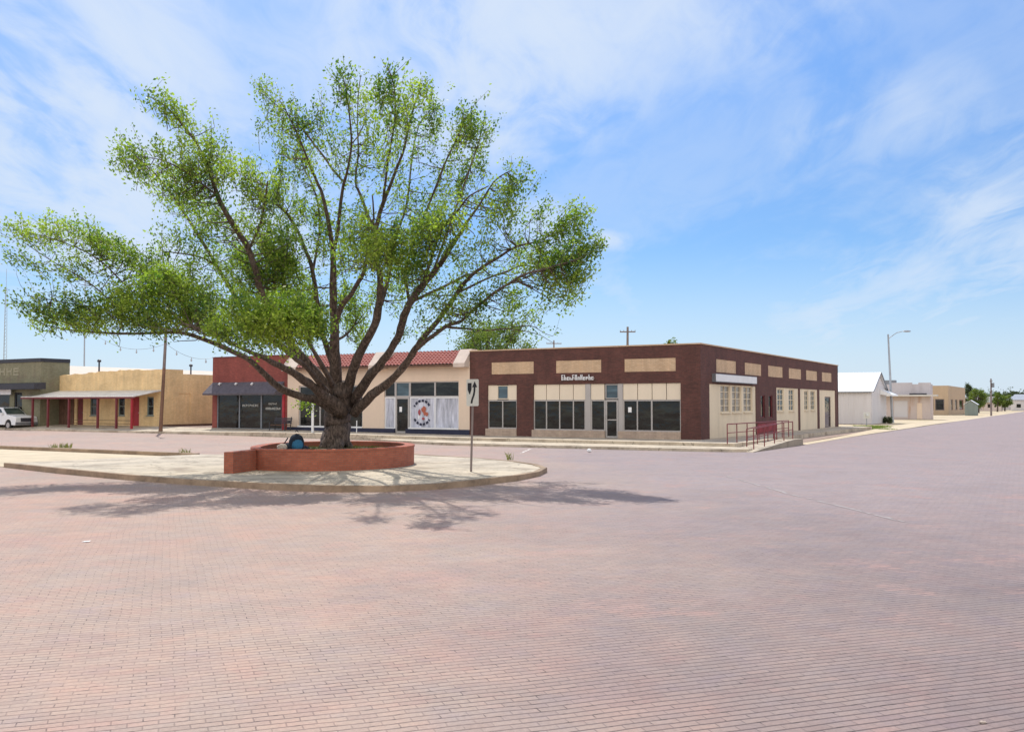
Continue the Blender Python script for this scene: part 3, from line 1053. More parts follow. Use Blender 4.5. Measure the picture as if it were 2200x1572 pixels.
wr = window_part(bld, FP, (A(1337.5), A(1462.5), zg2, zmid), M['alu'], M['glass'], mull=[A(1368), (A(1399), 0.09)], fw=0.07, name='storefront_window')
mb = MB()
pa, pz = FP.hit(1351.3, 880)
FP.box(mb, pa - 0.1, pa + 0.1, -0.125, -0.118, pz - 0.14, pz + 0.14)
build('paper_notice', mb, M['paper'], wr)
dr = window_part(bld, FP, (A(1299.5), A(1327), 0.30, zmid), M['alu'], M['glass'], fw=0.1, name='door', bars=[1.3])
mb = MB()
mb.tube([FP.pt(A(1302.5), -0.02, 1.25), FP.pt(A(1302.5), -0.02, 1.55)], 0.018)
build('handle', mb, M['alu'], dr)
mb = MB()
FP.box(mb, A(1143), A(1299), -0.2, 0.05, 0.25, zg2)
FP.box(mb, A(1327.5), A(1462.5), -0.2, 0.05, 0.25, zg2)
build('bulkhead', mb, M['bulkhead'], bld)


def glyphs(parent, plane, a0, a1, z0, z1, n, mat, o, seed, name='lettering', th=0.012, script=False):
    """weathered lettering, too small in the picture to read: strokes of letter height"""
    r = random.Random(seed)
    mb = MB()
    w = (a1 - a0) / n
    h = z1 - z0
    s_ = min(h * 0.2, w * 0.24)
    for i in range(n):
        x = a0 + w * i + w * 0.12
        ww = w * 0.72
        t = r.randrange(6)
        hh = h if (i == 0 or not script) else h * r.choice([0.6, 0.62, 1.0])
        plane.box(mb, x, x + s_, o, o + th, z0, z0 + hh)
        if t in (0, 2, 4):
            plane.box(mb, x + ww - s_, x + ww, o, o + th, z0, z0 + hh * (0.55 if t == 4 else 1))
        if t in (0, 1, 3, 5):
            plane.box(mb, x + s_, x + ww - (s_ if t == 0 else 0), o, o + th - 0.001, z0 + hh - s_, z0 + hh)
        if t in (1, 2, 4, 5):
            plane.box(mb, x + s_, x + ww - (s_ if t in (2, 4) else 0), o, o + th - 0.001, z0 + hh * 0.45, z0 + hh * 0.45 + s_)
        if t in (1, 3):
            plane.box(mb, x + s_, x + ww, o, o + th - 0.001, z0, z0 + s_)
    return build(name, mb, mat, parent)


# shop name over the door: white letters, the raceway they stand on is part of the sign
a0, z1s = hit(1207, 805.5)
a1, _ = hit(1277, 805.5)
z0s = hit(1240, 816.5)[1]
sg = thing('shop_sign', 'white letters in a row on the maroon brick above the glass door', 'sign', gw((a0 + a1) / 2, -0.05, z0s))
mb = MB()
FP.box(mb, a0, a1, 0.0, 0.05, z0s + 0.06, z0s + 0.12)
build('raceway', mb, M['alu'], sg)
glyphs(sg, FP, a0, a1, z0s, z0s + 0.31, 12, M['white_paint'], 0.05, 3, th=0.04, script=True)

# side bays
zsm = SP.hit(1530, 886.5)[1]
bays = sp_open
wz1 = SP.hit(1560, 827)[1]
wz0 = SP.hit(1560, 886)[1]


def infill(parent, plane, op, holes, mat, o=-0.04):
    mb = MB()
    mb.holed(plane, op[0] + 0.003, op[1] - 0.003, op[2], op[3] - 0.003, holes, o - 0.1, o)
    build('infill_wall', mb, mat, parent)


def sash(parent, plane, r, frame, pane, nb=3, mulls=1):
    a0, a1, z0, z1 = r
    ml = [(a0 + (a1 - a0) * (i + 1) / (mulls + 1), 0.025) for i in range(mulls)]
    bs = [z0 + (z1 - z0) * (i + 1) / (nb + 1) for i in range(nb)]
    window_part(parent, plane, r, frame, pane, mull=ml, bars=bs, fw=0.07, depth=-0.14, sill=0.05)


w1 = [(S(1549.5), S(1570.5), wz0, wz1), (S(1574.5), S(1594.5), wz0, wz1), (S(1599), S(1618), wz0, wz1)]
infill(bld, SP, bays[0], w1, M['cream_block'])
for q in w1:
    sash(bld, SP, q, M['cream_block'], M['pane_light'])
w2 = [(S(1671.5), S(1685.5), wz0, wz1 - 0.05), (S(1696), S(1707.5), wz0, wz1 - 0.05)]
infill(bld, SP, bays[1], w2, M['cream_block'])
w3 = [(S(1729.5), S(1738), wz0 + .02, wz1 - 0.1), (S(1743), S(1752.5), wz0 + .02, wz1 - 0.1)]
infill(bld, SP, bays[2], w3, M['cream_block'])
for q in w2 + w3:
    sash(bld, SP, q, M['cream_block'], M['blue_glass'], nb=3, mulls=1)
dd = (S(1773.2), S(1786), 0.3, SP.hit(1779, 852)[1])
infill(bld, SP, bays[3], [dd], M['cream_block'])
window_part(bld, SP, dd, M['post_grey'], M['glass'], fw=0.09, name='door', depth=-0.12, bars=[1.2])
for q in slots:
    window_part(bld, SP, q, M['maroon_paint'], M['glass'], fw=0.05, depth=-0.1)
# blank white sign box over the first side bay
a0, za = SP.hit(1535, 802, 0.15)
a1, _ = SP.hit(1623.5, 810, 0.15)
zb = SP.hit(1535, 820, 0.15)[1]
sb = thing('sign_box', 'long blank white sign box mounted over the three side windows', 'sign', gw(0.1, (a0 + a1) / 2, zb))
mb = MB()
SP.box(mb, a0, a1, 0.004, 0.22, zb, za)
build('cabinet', mb, M['grey_metal'], sb)
mb = MB()
SP.box(mb, a0 + 0.03, a1 - 0.03, 0.22, 0.235, zb + 0.04, za - 0.03)
build('sign_face', mb, M['white_paint'], sb)
# red sheet on the rail and handrails of the ramp
RP = Plane('s', 2.75)


def handrail(name, label, x, pts, base, mid=True, mat='rail_red', panel=None):
    """posts at (y, z_base, z_top) along grid x"""
    t = thing(name, label, 'handrail', gw(x, pts[0][0], base), 'red handrails along the corner ramp')
    for (y, z0, z1) in pts:
        mb = MB()
        mb.tube([(x, y, z0), (x, y, z1 - 0.022)], 0.026, 8)
        build('post', mb, M[mat], t)
    mb = MB()
    mb.tube([(x, y, z1) for y, z0, z1 in pts], 0.026, 8)
    build('top_rail', mb, M[mat], t)
    if mid:
        mb = MB()
        mb.tube([(x + 0.002, y, z1 - 0.42) for y, z0, z1 in pts], 0.02, 8)
        build('mid_rail', mb, M[mat], t)
    return t


zr = 1.22
handrail('handrail', 'level red handrail nearest the cream wall, longest of the ramp rails', 2.75,
         [(y, 0.28, zr) for y in (-4.1, -2.6, -0.9, 1.2, 4.0, 5.8, 7.2)], 0.28)
rz = lambda y: 0.03 + 0.26 * min(1, max(0, (y + 5.2) / 6.8))
handrail('handrail', 'outer sloping red handrail along the white flared kerb', 4.05,
         [(y, rz(y) - 0.01, rz(y) + 0.95) for y in (-4.2, -2.4, -0.6, 1.2, 3.0)], 0.0)
handrail('handrail', 'short sloping red handrail in the middle of the ramp', 3.3,
         [(y, rz(y) - 0.01, rz(y) + 0.85) for y in (-2.8, -1.0, 0.9, 2.6)], 0.0)
a0, zz1 = RP.hit(1625.5, 906)
a1, zz0 = RP.hit(1666, 926)
mb = MB()
y0_, y1_ = a0, a1
zt_, zb_ = zr - 0.06, RP.hit(1626, 931)[1]
mb.add([(2.80, y0_, zb_), (2.80, y1_, zb_ + 0.12), (2.80, y1_, zt_), (2.80, y0_, zt_), (2.83, y0_, zb_), (2.83, y1_, zb_ + 0.12), (2.83, y1_, zt_), (2.83, y0_, zt_)],
       [(0, 1, 2, 3), (7, 6, 5, 4), (0, 4, 5, 1), (1, 5, 6, 2), (2, 6, 7, 3), (3, 7, 4, 0)])
tag(build('red_sheet', mb, M['maroon_cloth']), 'faded red cloth sheet hung on the ramp handrail', 'banner')

# ================================================================== TILE-ROOFED SHOP
XM = hit(617.5, 880)[0]
tb = thing('tile_roof_building', 'cream stucco shop pair with red clay tile shed roof and navy base', 'building', gw((XM + XL) / 2, 0, 0.3))
XL2 = XL - 0.003
zsof = hit(900, 787, 0.0)[1]
zw1 = hit(905, 819.5)[1]
zwt = hit(905, 852.5)[1]
zwb = hit(940, 920.5)[1]
zn = hit(940, 922)[1]
oR = (A(825), A(985.5), 0.30, zw1)
oL = (A(641), A(779), 0.30, hit(700, 828)[1])
PZ = 5.42
mb = MB()
mb.holed(FP, XM, XL2, 0.0, zsof + 0.25, [oR, oL], -0.3, 0.0)
mb.box(XM, XL2, 0.9, 1.15, zsof, PZ - 0.12)
mb.box(XM, XM + 0.3, 0.301, 26, 0, PZ - 0.4)
mb.box(XM + 0.301, XL2, 25.7, 26, 0, PZ - 0.4)
build('wall', mb, M['stucco'], tb)
mb = MB()
mb.box(XM + 0.3, XL2, 1.15, 25.7, 4.6, 4.7)
build('roof', mb, M['roofing'], tb)
# piers that rise through the roof
for (x0, x1, h) in [(617.5, 648, PZ + 0.1), (803, 834, PZ + 0.12), (984, 1008.5, PZ + 0.12)]:
    a0 = hit(x0, 770)[0]
    a1 = min(hit(x1, 770)[0], XL2 - 0.01)
    mb = MB()
    prof = [(0.56, zsof - 0.12), (0.56, zsof + 0.12), (-0.25, h), (-0.9, h), (-0.9, zsof - 0.12)]
    vs = [(a0, -o_, z) for o_, z in prof] + [(a1, -o_, z) for o_, z in prof]
    k = len(prof)
    mb.add(vs, [tuple(range(k)), tuple(range(2 * k - 1, k - 1, -1))] + [(i, (i + 1) % k, k + (i + 1) % k, k + i) for i in range(k)])
    build('roof_pier', mb, M['pale_stucco'], tb)
# tile slopes
for (x0, x1) in [(648, 803), (834, 984)]:
    a0 = hit(x0, 770)[0] + 0.01
    a1 = hit(x1, 770)[0] - 0.01
    mb = MB()
    nt_ = int((a1 - a0) / 0.26)
    nx = nt_ * 6
    rows = 7
    ze, zr_ = hit(900, 785, 0.55)[1], PZ + 0.02
    vs = []
    for j in range(rows * 2 + 1):
        f = (j // 2 + (j % 2)) / rows if j % 2 == 0 else (j // 2 + 0.97) / rows
        lift = 0.045 if j % 2 == 0 else 0.0
        f = min(1, (j // 2) / rows if j % 2 == 0 else (j // 2 + 0.97) / rows)
        for i in range(nx + 1):
            ph = (i / 6.0) % 1.0
            hh = 0.06 * abs(sin(pi * ph)) ** 0.7
            y = -0.6 + f * 1.35
            z = ze + (zr_ - ze) * f + hh + lift
            vs.append((a0 + (a1 - a0) * i / nx, y, z))
    fs = []
    W_ = nx + 1
    for j in range(rows * 2):
        for i in range(nx):
            fs.append((j * W_ + i, j * W_ + i + 1, (j + 1) * W_ + i + 1, (j + 1) * W_ + i))
    mb.add(vs, fs)
    rf = build('tile_roof', mb, M['tile'], tb)
    mb = MB()
    mb.add([(a0, -0.60, ze - 0.1), (a1, -0.60, ze - 0.1), (a1, -0.60, ze + 0.02), (a0, -0.60, ze + 0.02),
            (a0, 0.0, ze - 0.02), (a1, 0.0, ze - 0.02), (a1, 0.0, ze + 0.2), (a0, 0.0, ze + 0.2)],
           [(0, 1, 2, 3), (0, 4, 5, 1), (3, 2, 6, 7), (0, 3, 7, 4), (1, 5, 6, 2)])
    build('eave_board', mb, M['red_paint'] if False else M['wood_brown'], rf)
# navy base
mb = MB()
FP.box(mb, XM, A(848), 0.0, 0.05, 0.2, zn)
FP.box(mb, A(872), XL2, 0.0, 0.05, 0.2, zn)
FP.box(mb, oL[0] + .002, oL[1] - .002, -0.25, 0.0, 0.2, zn)
FP.box(mb, oR[0] + .002, A(848), -0.25, 0.0, 0.2, zn)
FP.box(mb, A(872), oR[1] - .002, -0.25, 0.0, 0.2, zn)
build('base_course', mb, M['navy'], tb)
# right bay windows
window_part(tb, FP, (A(825), A(848), zwt, zw1), M['alu'], M['glass'], fw=0.07, name='transom_window')
window_part(tb, FP, (A(848), A(879), zwt, zw1), M['alu'], M['blue_glass'], fw=0.08, name='transom_window')
window_part(tb, FP, (A(879), A(985.5), zwt, zw1), M['alu'], M['glass'], mull=[(A(933), 0.12)], fw=0.07, name='transom_window')


def curtained(parent, r, mull, seed):
    w = window_part(parent, FP, r, M['white_paint'], M['glass'], mull=mull, fw=0.09, name='storefront_window')
    a0, a1, z0, z1 = r
    rr = random.Random(seed)
    mb = MB()
    n_ = int((a1 - a0) / 0.045)
    vs = []
    ph = 0
    for i in range(n_ + 1):
        ph += rr.uniform(0.3, 1.3)
        o_ = -0.095 + 0.014 * sin(ph)
        a = a0 + 0.1 + (a1 - a0 - 0.2) * i / n_
        vs += [FP.pt(a, o_, z0 + 0.1), FP.pt(a, o_, z1 - 0.1)]
    mb.add(vs, [(2 * i, 2 * i + 2, 2 * i + 3, 2 * i + 1) for i in range(n_)])
    build('curtain', mb, M['curtain'], w)
    return w


curtained(tb, (A(825), A(848), zn, zwt), (), 1)
cw = curtained(tb, (A(879), A(985.5), zn, zwt), [(A(933), 0.12)], 2)
dr = window_part(tb, FP, (A(848), A(878), 0.34, zwt), M['alu'], M['glass'], fw=0.12, name='door')
mb = MB()
pa, pz = FP.hit(858.5, 879)
FP.box(mb, pa - 0.1, pa + 0.1, -0.12, -0.112, pz - 0.16, pz + 0.16)
build('paper_notice', mb, M['paper'], dr)
# round emblem on the curtain window: two dark arcs, an orange and red patch, pale speck
ca, cz = FP.hit(905.5, 886)
lg = MB()
R1, R2 = 0.62, 0.76
oo = -0.06


def arc(mb, b0, b1, n_=10, r1=R1, r2=R2):
    for i in range(n_):
        if i % 3 == 2:
            continue
        t0, t1 = b0 + (b1 - b0) * i / n_, b0 + (b1 - b0) * (i + 1.05) / n_
        mb.vprism(FP, [(ca + r1 * cos(t0), cz + r1 * sin(t0) * 1.08), (ca + r2 * cos(t0), cz + r2 * sin(t0) * 1.08),
                       (ca + r2 * cos(t1), cz + r2 * sin(t1) * 1.08), (ca + r1 * cos(t1), cz + r1 * sin(t1) * 1.08)], oo, oo + 0.006)


em = thing('window_emblem', 'round painted emblem with dark lettered arcs and orange figure on curtained shop window', 'emblem', gw(ca, -oo, cz - 0.8))
for b0, b1 in ((35, 150), (212, 325)):
    mb = MB()
    arc(mb, radians(b0), radians(b1), 16)
    build('lettering_arc', mb, M['navy'], em)


def blob(mb, x, z, rx, rz_, seed, o0=oo):
    rr = random.Random(seed)
    pts = [(ca + x + rx * cos(t) * rr.uniform(0.75, 1.15), cz + z + rz_ * sin(t) * rr.uniform(0.75, 1.15)) for t in [2 * pi * i / 11 for i in range(11)]]
    mb.vprism(FP, pts, o0, o0 + 0.006)


mb = MB()
blob(mb, 0.14, 0.2, 0.2, 0.2, 1)
blob(mb, 0.38, -0.1, 0.1, 0.14, 2)
blob(mb, 0.22, -0.05, 0.13, 0.14, 7, oo + 0.001)
build('orange_figure', mb, M['orange'], em)
mb = MB()
blob(mb, -0.2, 0.02, 0.1, 0.2, 3)
blob(mb, 0.1, -0.38, 0.13, 0.08, 4)
build('red_patch', mb, M['pink_red'], em)
mb = MB()
blob(mb, -0.25, -0.28, 0.06, 0.15, 5)
build('pale_patch', mb, M['paper'], em)
# left bay
zl1 = hit(700, 829)[1]
window_part(tb, FP, (oL[0], oL[1], zn, oL[3]), M['alu'], M['glass'], mull=[(A(686), 0.1), (A(735), 0.1)], bars=[hit(700, 858)[1]], fw=0.1, name='storefront_window')
for q0, q1 in ((oL[0], oL[1]), (A(879), oR[1])):
    mb = MB()
    FP.box(mb, q0, q1, -0.02, 0.09, zn - 0.0, zn + 0.1)
    build('sill', mb, M['white_paint'], tb)

# ================================================================== RED BRICK SHOP
XR = hit(456, 880)[0]
rb = thing('red_brick_shop', 'small red brick shop with dark glass front under a grey shingle awning', 'building', gw((XM + XR) / 2, 0, 0.4))
XM2 = XM - 0.003
zrt = 5.52
og = (hit(466, 880)[0], hit(607, 880)[0], 0.38, hit(530, 846)[1])
mb = MB()
mb.holed(FP, XR, XM2, 0.0, zrt, [og], -0.3, 0.0)
mb.box(XR, XR + 0.3, 0.301, 24, 0, zrt - 0.15)
mb.box(XM2 - 0.3, XM2, 0.301, 24, 0, zrt - 0.15)
mb.box(XR + 0.301, XM2 - 0.301, 23.7, 24, 0, zrt - 0.3)
build('wall', mb, M['red_brick'], rb)
mb = MB()
mb.box(XR - 0.02, XM2, -0.04, 0.32, zrt, zrt + 0.06)
build('coping', mb, M['maroon_paint'], rb)
mb = MB()
mb.box(XR + 0.3, XM2 - 0.3, 0.3, 23.7, 4.7, 4.8)
build('roof', mb, M['roofing'], rb)
w = window_part(rb, FP, og, M['grey_metal'], M['glass'], mull=[(A(513.5), 0.12), (A(560.5), 0.14)], fw=0.1, name='storefront_window', depth=-0.08)
a0, z_a = hit(519, 868)
a1, z_b = hit(554, 873)
glyphs(w, FP, a0, a1, z_b, z_a - 0.02, 9, M['sign_face'], -0.078, 21, th=0.008)
a0, z_a = hit(575, 865.5)
a1, z_b = hit(594, 869)
glyphs(w, FP, a0, a1, z_b, z_a, 5, M['sign_face'], -0.078, 22, th=0.008)
a0, z_a = hit(569, 875)
a1, z_b = hit(601, 880)
glyphs(w, FP, a0, a1, z_b, z_a, 9, M['sign_face'], -0.078, 23, th=0.008)
mb = MB()
FP.box(mb, A(607.5), A(612.5), 0.0, 0.08, 0.4, 3.2)
build('trim_post', mb, M['red_paint'], rb)
# awning
aw0, aw1 = hit(457, 830)[0], hit(611, 830)[0]
za1 = hit(530, 820.5)[1]
za0 = hit(530, 848, 0.9)[1]
mb = MB()
prof = [(0.004, za1), (0.95, za0 + 0.12), (0.95, za0), (0.004, za0)]
vs = [(aw0, -o_, z) for o_, z in prof] + [(aw1, -o_, z) for o_, z in prof]
mb.add(vs, [(0, 1, 2, 3), (7, 6, 5, 4)] + [(i, (i + 1) % 4, 4 + (i + 1) % 4, 4 + i) for i in range(4)])
aw = build('awning', mb, M['shingle'], rb)
for px in (476, 511, 545.5):
    a, z = hit(px, 826, 0.1)
    mb = MB()
    mb.tube([(a, -0.02, z + 0.05), (a, -0.28, z + 0.1)], 0.03, 6)
    mb.tube([(a, -0.24, z + 0.12), (a, -0.36, z - 0.02)], [0.05, 0.09], 8)
    build('spot_lamp', mb, M['white_paint'], rb)

# bench in front, white posts
t = thing('bench', 'dark slatted bench against the wall between red shop and cream shop', 'bench', gw(A(622), -0.9, 0.33))
bx0, bx1 = A(603), A(640)
for sgn, x in ((0, bx0 + 0.1), (1, bx1 - 0.1)):
    mb = MB()
    mb.tube([(x, -1.15, 0.3), (x, -1.15, 0.95), (x, -0.65, 0.98)], 0.035, 6)
    mb.tube([(x, -0.65, 0.3), (x, -0.5, 1.3)], 0.035, 6)
    build('leg', mb, M['dark_metal'], t)
mb = MB()
for i in range(4):
    mb.box(bx0, bx1, -1.12 + i * 0.13, -1.02 + i * 0.13, 0.74, 0.78)
build('seat', mb, M['wood_brown'], t)
mb = MB()
for i in range(3):
    mb.box(bx0, bx1, -0.62 + i * 0.03, -0.59 + i * 0.03, 0.86 + i * 0.14, 0.96 + i * 0.14)
build('backrest', mb, M['dark_metal'], t)


def wpost(px, py, z, ytop, r, label, name='post'):
    g = G(px, py, z)
    top = at(px + 0.5, ytop, g.y)
    t = thing(name, label, 'post', g)
    mb = MB(IDM)
    mb.tube([g, top], r, 10)
    build('shaft', mb, M['white_paint'], t)
    mb = MB(IDM)
    mb.tube([g, g + Vector((0, 0, 0.12)), g + Vector((0, 0, 0.13))], [r * 2.3, r * 1.7, r * 1.2], 10)
    build('foot', mb, M['stone'], t)
    return t


wpost(671.5, 935, 0.17, 862, 0.085, 'thick white post at the kerb, left of the big trunk')
wpost(766, 934, 0.25, 903, 0.03, 'thin short white post at the kerb, right of the big trunk')

# ================================================================== YELLOW BUILDING ACROSS THE ALLEY
XY = hit(347, 880)[0]
XO = hit(127, 880)[0]
yb = thing('yellow_building', 'yellow painted brick building with crumbling parapet and metal canopy on red posts', 'building', gw((XY + XO) / 2, 0, 0.5))
ytopz = hit(347, 792.5)[1]
zf = 0.50
zc = hit(300, 852.5)[1]
ops = [(hit(193.5, 880)[0], hit(207.5, 880)[0], hit(200, 892.5)[1], zc), (hit(254, 880)[0], hit(268, 880)[0], hit(261, 892.5)[1], zc),
       (hit(315.5, 880)[0], hit(330, 880)[0], hit(322, 892.5)[1], zc)]
drs = [(hit(165, 880)[0], hit(178.5, 880)[0], zf, zc), (hit(284, 880)[0], hit(299, 880)[0], zf, zc + 0.02)]
YS = Plane('s', XY)
gar = (XO + 0.25, hit(160, 880)[0] - 0.9, zf, zc)
mb = MB()
mb.holed(FP, XO, XY, 0.0, ytopz - 0.55, ops + drs, -0.3, 0.0)
# uneven parapet
xs_ = np.linspace(XO, XY, 34)
tops = []
for i, x in enumerate(xs_):
    f = i / 33
    base_ = ytopz - 0.30 * max(0, 1 - f / 0.55) ** 1.0 - 0.02
    tops.append(base_ + (random.uniform(-0.06, 0.05) if i < 31 else 0))
for i in range(33):
    x0, x1 = xs_[i], xs_[i + 1]
    z0 = ytopz - 0.55
    vs = [(x0, 0, z0), (x1, 0, z0), (x1, 0.3, z0), (x0, 0.3, z0), (x0, 0, tops[i]), (x1, 0, tops[i + 1]), (x1, 0.3, tops[i + 1]), (x0, 0.3, tops[i])]
    mb.add(vs, [(4, 5, 6, 7), (0, 1, 5, 4), (2, 3, 7, 6)] + ([(0, 4, 7, 3)] if i == 0 else []) + ([(1, 2, 6, 5)] if i == 32 else []))
ys1 = YS.hit(393.5, 800)[0]
zs2 = YS.hit(396, 803.5)[1]
blk = (YS.hit(385, 870)[0], YS.hit(409, 870)[0], YS.hit(397, 893)[1], YS.hit(397, 845)[1])
mb.holed(YS, 0.301, ys1, 0, ytopz, [blk], -0.3, 0.0)
mb.holed(YS, ys1 + 0.001, 30, 0, zs2, [blk], -0.3, 0.0)
mb.box(XO + 0.001, XY - 0.301, 29.7, 30, 0, zs2 - 0.3)
build('wall', mb, M['yellow_brick'], yb)
mb = MB()
YS.box(mb, blk[0] + .003, blk[1] - .003, -0.15, -0.04, blk[2] + .003, blk[3] - .003)
build('bricked_window', mb, M['yellow_brick'], yb)
mb = MB()
YS.box(mb, 0.0, 29, 0.0, 0.02, 0.3, 0.62)
build('base_course', mb, M['wood_brown'], yb)
mb = MB()
mb.box(XO + 0.01, XY - 0.3, 0.3, 29.7, zs2 - 0.75, zs2 - 0.65)
build('roof', mb, M['roofing'], yb)
for q in ops:
    window_part(yb, FP, q, M['green_shed'], M['glass'], fw=0.09, depth=-0.1, bars=[(q[2] + q[3]) / 2], sill=0.06)
for q, mm, nm in ((drs[0], 'maroon_paint', None), (drs[1], 'red_paint', 'bright red door right of the canopy middle')):
    mb = MB()
    FP.box(mb, q[0] + 0.01, q[1] - 0.01, -0.16, -0.1, q[2], q[3] - 0.01)
    for k in range(2):
        FP.box(mb, q[0] + 0.12, q[1] - 0.12, -0.1, -0.085, q[2] + 0.15 + k * 0.95, q[2] + 0.9 + k * 0.95)
    d_ = build('door', mb, M[mm], yb)
    if nm:
        d_['label'] = nm
    mb = MB()
    mb.ell((q[1] - 0.12, 0.06, q[2] + 1.0), 0.04, 0.04, 0.04, 8, 6)
    build('handle', mb, M['alu'], d_)
# brown boarded section at the left of the front
for (x0, x1, mm) in [(128, 160, 'wood_brown'), (212, 246, None)]:
    if mm:
        mb = MB()
        a0, a1 = hit(x0, 880)[0], hit(x1, 880)[0]
        k = int((a1 - a0) / 0.3)
        for i in range(k):
            FP.box(mb, a0 + (a1 - a0) * i / k, a0 + (a1 - a0) * (i + 0.93) / k, 0.0, 0.05 + 0.01 * (i % 2), zf, zc - 0.05)
        build('boarding', mb, M[mm], yb)
# canopy
cz_w = hit(340, 838)[1]
cz_f = hit(250, 850.5, 2.4)[1]


def cslope(x, y):
    return cz_w + (cz_f - cz_w) * (-y / 2.4)


outl = [(XO + 0.02, 0), (XO + 0.02, -1.75), (XO - 1.5, -1.75), (XO - 1.5, -2.4), (XY - 0.05, -2.4), (XY - 0.05, 0)][::1]
mb = MB()
mb.prism(outl, lambda x, y: cslope(x, y) - 0.07, lambda x, y: cslope(x, y))
for i in range(46):
    x = XO + 0.1 + i * (XY - XO - 0.25) / 45
    mb.add([(x - .02, -0.01, cslope(x, 0)), (x + .02, -0.01, cslope(x, 0)), (x, -0.01, cslope(x, 0) + .035), (x - .02, -2.4, cslope(x, -2.4)), (x + .02, -2.4, cslope(x, -2.4)), (x, -2.4, cslope(x, -2.4) + .035)],
           [(0, 2, 5, 3), (1, 4, 5, 2), (3, 5, 4)])
build('canopy', mb, M['canopy'], yb)
mb = MB()
mb.box(XO - 1.5, XY - 0.05, -2.42, -2.36, cz_f - 0.19, cz_f - 0.072)
build('canopy_beam', mb, M['maroon_paint'], yb)
FC = Plane('f', -2.3)
for px in (70, 103, 148, 210, 250, 283):
    a = FC.hit(px, 880)[0]
    mb = MB()
    mb.box(a - 0.07, a + 0.07, -2.36, -2.22, 0.25, cz_f - 0.19)
    build('canopy_post', mb, M['maroon_paint'] if px != 283 else M['red_paint'], yb)
# low rail between posts
mb = MB()
a0, a1 = FC.hit(150, 880)[0], FC.hit(283, 880)[0]
mb.tube([(a0, -2.2, 0.95), (a1, -2.2, 0.95)], 0.02, 6)
mb.tube([(a0, -2.2, 0.7), (a1, -2.2, 0.7)], 0.02, 6)
build('canopy_rail', mb, M['wood_brown'], yb)
# roof vents
for px, pyb, pyt in ((213, 786, 774), (410, 800, 784)):
    p = at(px, pyb, 84 if px == 213 else 92)
    p2 = at(px, pyt, p.y)
    mb = MB(IDM)
    mb.tube([(p.x, p.y, p.z - 1.2), (p.x, p.y, p2.z - 0.1)], 0.07, 8)
    mb.tube([(p.x, p.y, p2.z - 0.15), (p.x, p.y, p2.z + 0.02), (p.x, p.y, p2.z + 0.1)], [0.16, 0.17, 0.04], 8)
    build('roof_vent', mb, M['dark_metal'], yb)

# ================================================================== OLIVE BUILDING (left edge) with cream rear
ol = thing('olive_building', 'olive brick shop with dark cap, faded sign letters and black awning at left edge', 'building', gw(XO - 6, -1.7, 0.5))
OF = Plane('f', -1.68)
otop = OF.hit(78, 771.5)[1]
XO2 = XO - 0.003
XOL = XO2 - 16
mb = MB()
zcan = OF.hit(40, 838)[1]
oop = (OF.hit(-140, 880)[0], OF.hit(20, 880)[0], 0.5, OF.hit(20, 843)[1])
oop2 = (OF.hit(30, 880)[0], OF.hit(47, 880)[0], 0.5, OF.hit(20, 843)[1])
mb.holed(OF, XOL, XO2, 0, otop, [oop, oop2], -0.3, 0)
mb.box(XO2 - 0.3, XO2, -1.379, 0.9, 0, otop - 0.001)
mb.box(XOL, XOL + 0.3, -1.379, 30, 0, otop - 0.3)
build('wall', mb, M['olive_wall'], ol)
mb = MB()
mb.box(XOL - 0.05, XO2 + 0.06, -1.74, -1.34, otop - 0.22, otop + 0.08)
mb.box(XO2 - 0.34, XO2 + 0.06, -1.338, 0.9, otop - 0.22, otop + 0.078)
build('parapet_cap', mb, M['dark_metal'], ol)
mb = MB()
zcr = OF.hit(128, 778.5)[1]
c_top = 5.58
mb.box(XO2 - 0.32, XO2 - 0.02, 0.902, 40, 0, 4.3)
mb.box(XOL, XO2 - 0.33, 39.7, 40, 0, 4.3)
build('rear_wall', mb, M['pale_stucco'], ol)
mb = MB()
mb.add([(XO2, 0.905, 4.3), (XO2, 40.2, 4.3), (XO2 - 5.5, 40.2, c_top), (XO2 - 5.5, 0.905, c_top), (XOL + .3, 40.2, c_top), (XOL + .3, 0.905, c_top),
        (XO2, 0.905, 4.2), (XO2, 40.2, 4.2), (XOL + .3, 40.2, 4.2), (XOL + .3, 0.905, 4.2)],
       [(0, 1, 2, 3), (3, 2, 4, 5), (0, 6, 7, 1), (6, 9, 8, 7), (0, 3, 5, 9, 6), (1, 7, 8, 4, 2), (5, 4, 8, 9)])
build('roof', mb, M['cream_roof'], ol)
window_part(ol, OF, oop, M['dark_metal'], M['glass'], mull=[oop[0] + 2.5, oop[0] + 4.6], fw=0.12, name='storefront_window')
window_part(ol, OF, oop2, M['dark_metal'], M['glass'], fw=0.12, name='door')
a1, z1_ = OF.hit(43, 786)
a0, z0_ = OF.hit(-30, 808)
glyphs(ol, OF, a0, a1, z0_, z1_ - 0.15, 5, M['faded_letter'], 0.0, 9, th=0.03)
mb = MB()
az1, az0 = OF.hit(40, 822.5)[1], OF.hit(40, 830)[1]
axr = OF.hit(76, 826, 0.9)[0]
mb.add([(XOL, -1.684, az1), (XOL, -2.7, az1 - 0.12), (XOL, -2.7, az0 - 0.25), (XOL, -1.684, az0 - 0.25),
        (axr, -1.684, az1), (axr, -2.7, az1 - 0.12), (axr, -2.7, az0 - 0.25), (axr, -1.684, az0 - 0.25)],
       [(0, 1, 2, 3), (7, 6, 5, 4), (0, 4, 5, 1), (1, 5, 6, 2), (2, 6, 7, 3), (3, 7, 4, 0)])
build('awning', mb, M['dark_metal'], ol)
a1, z1_ = OF.hit(24, 834, 0.4)
a0, z0_ = OF.hit(-40, 848, 0.4)
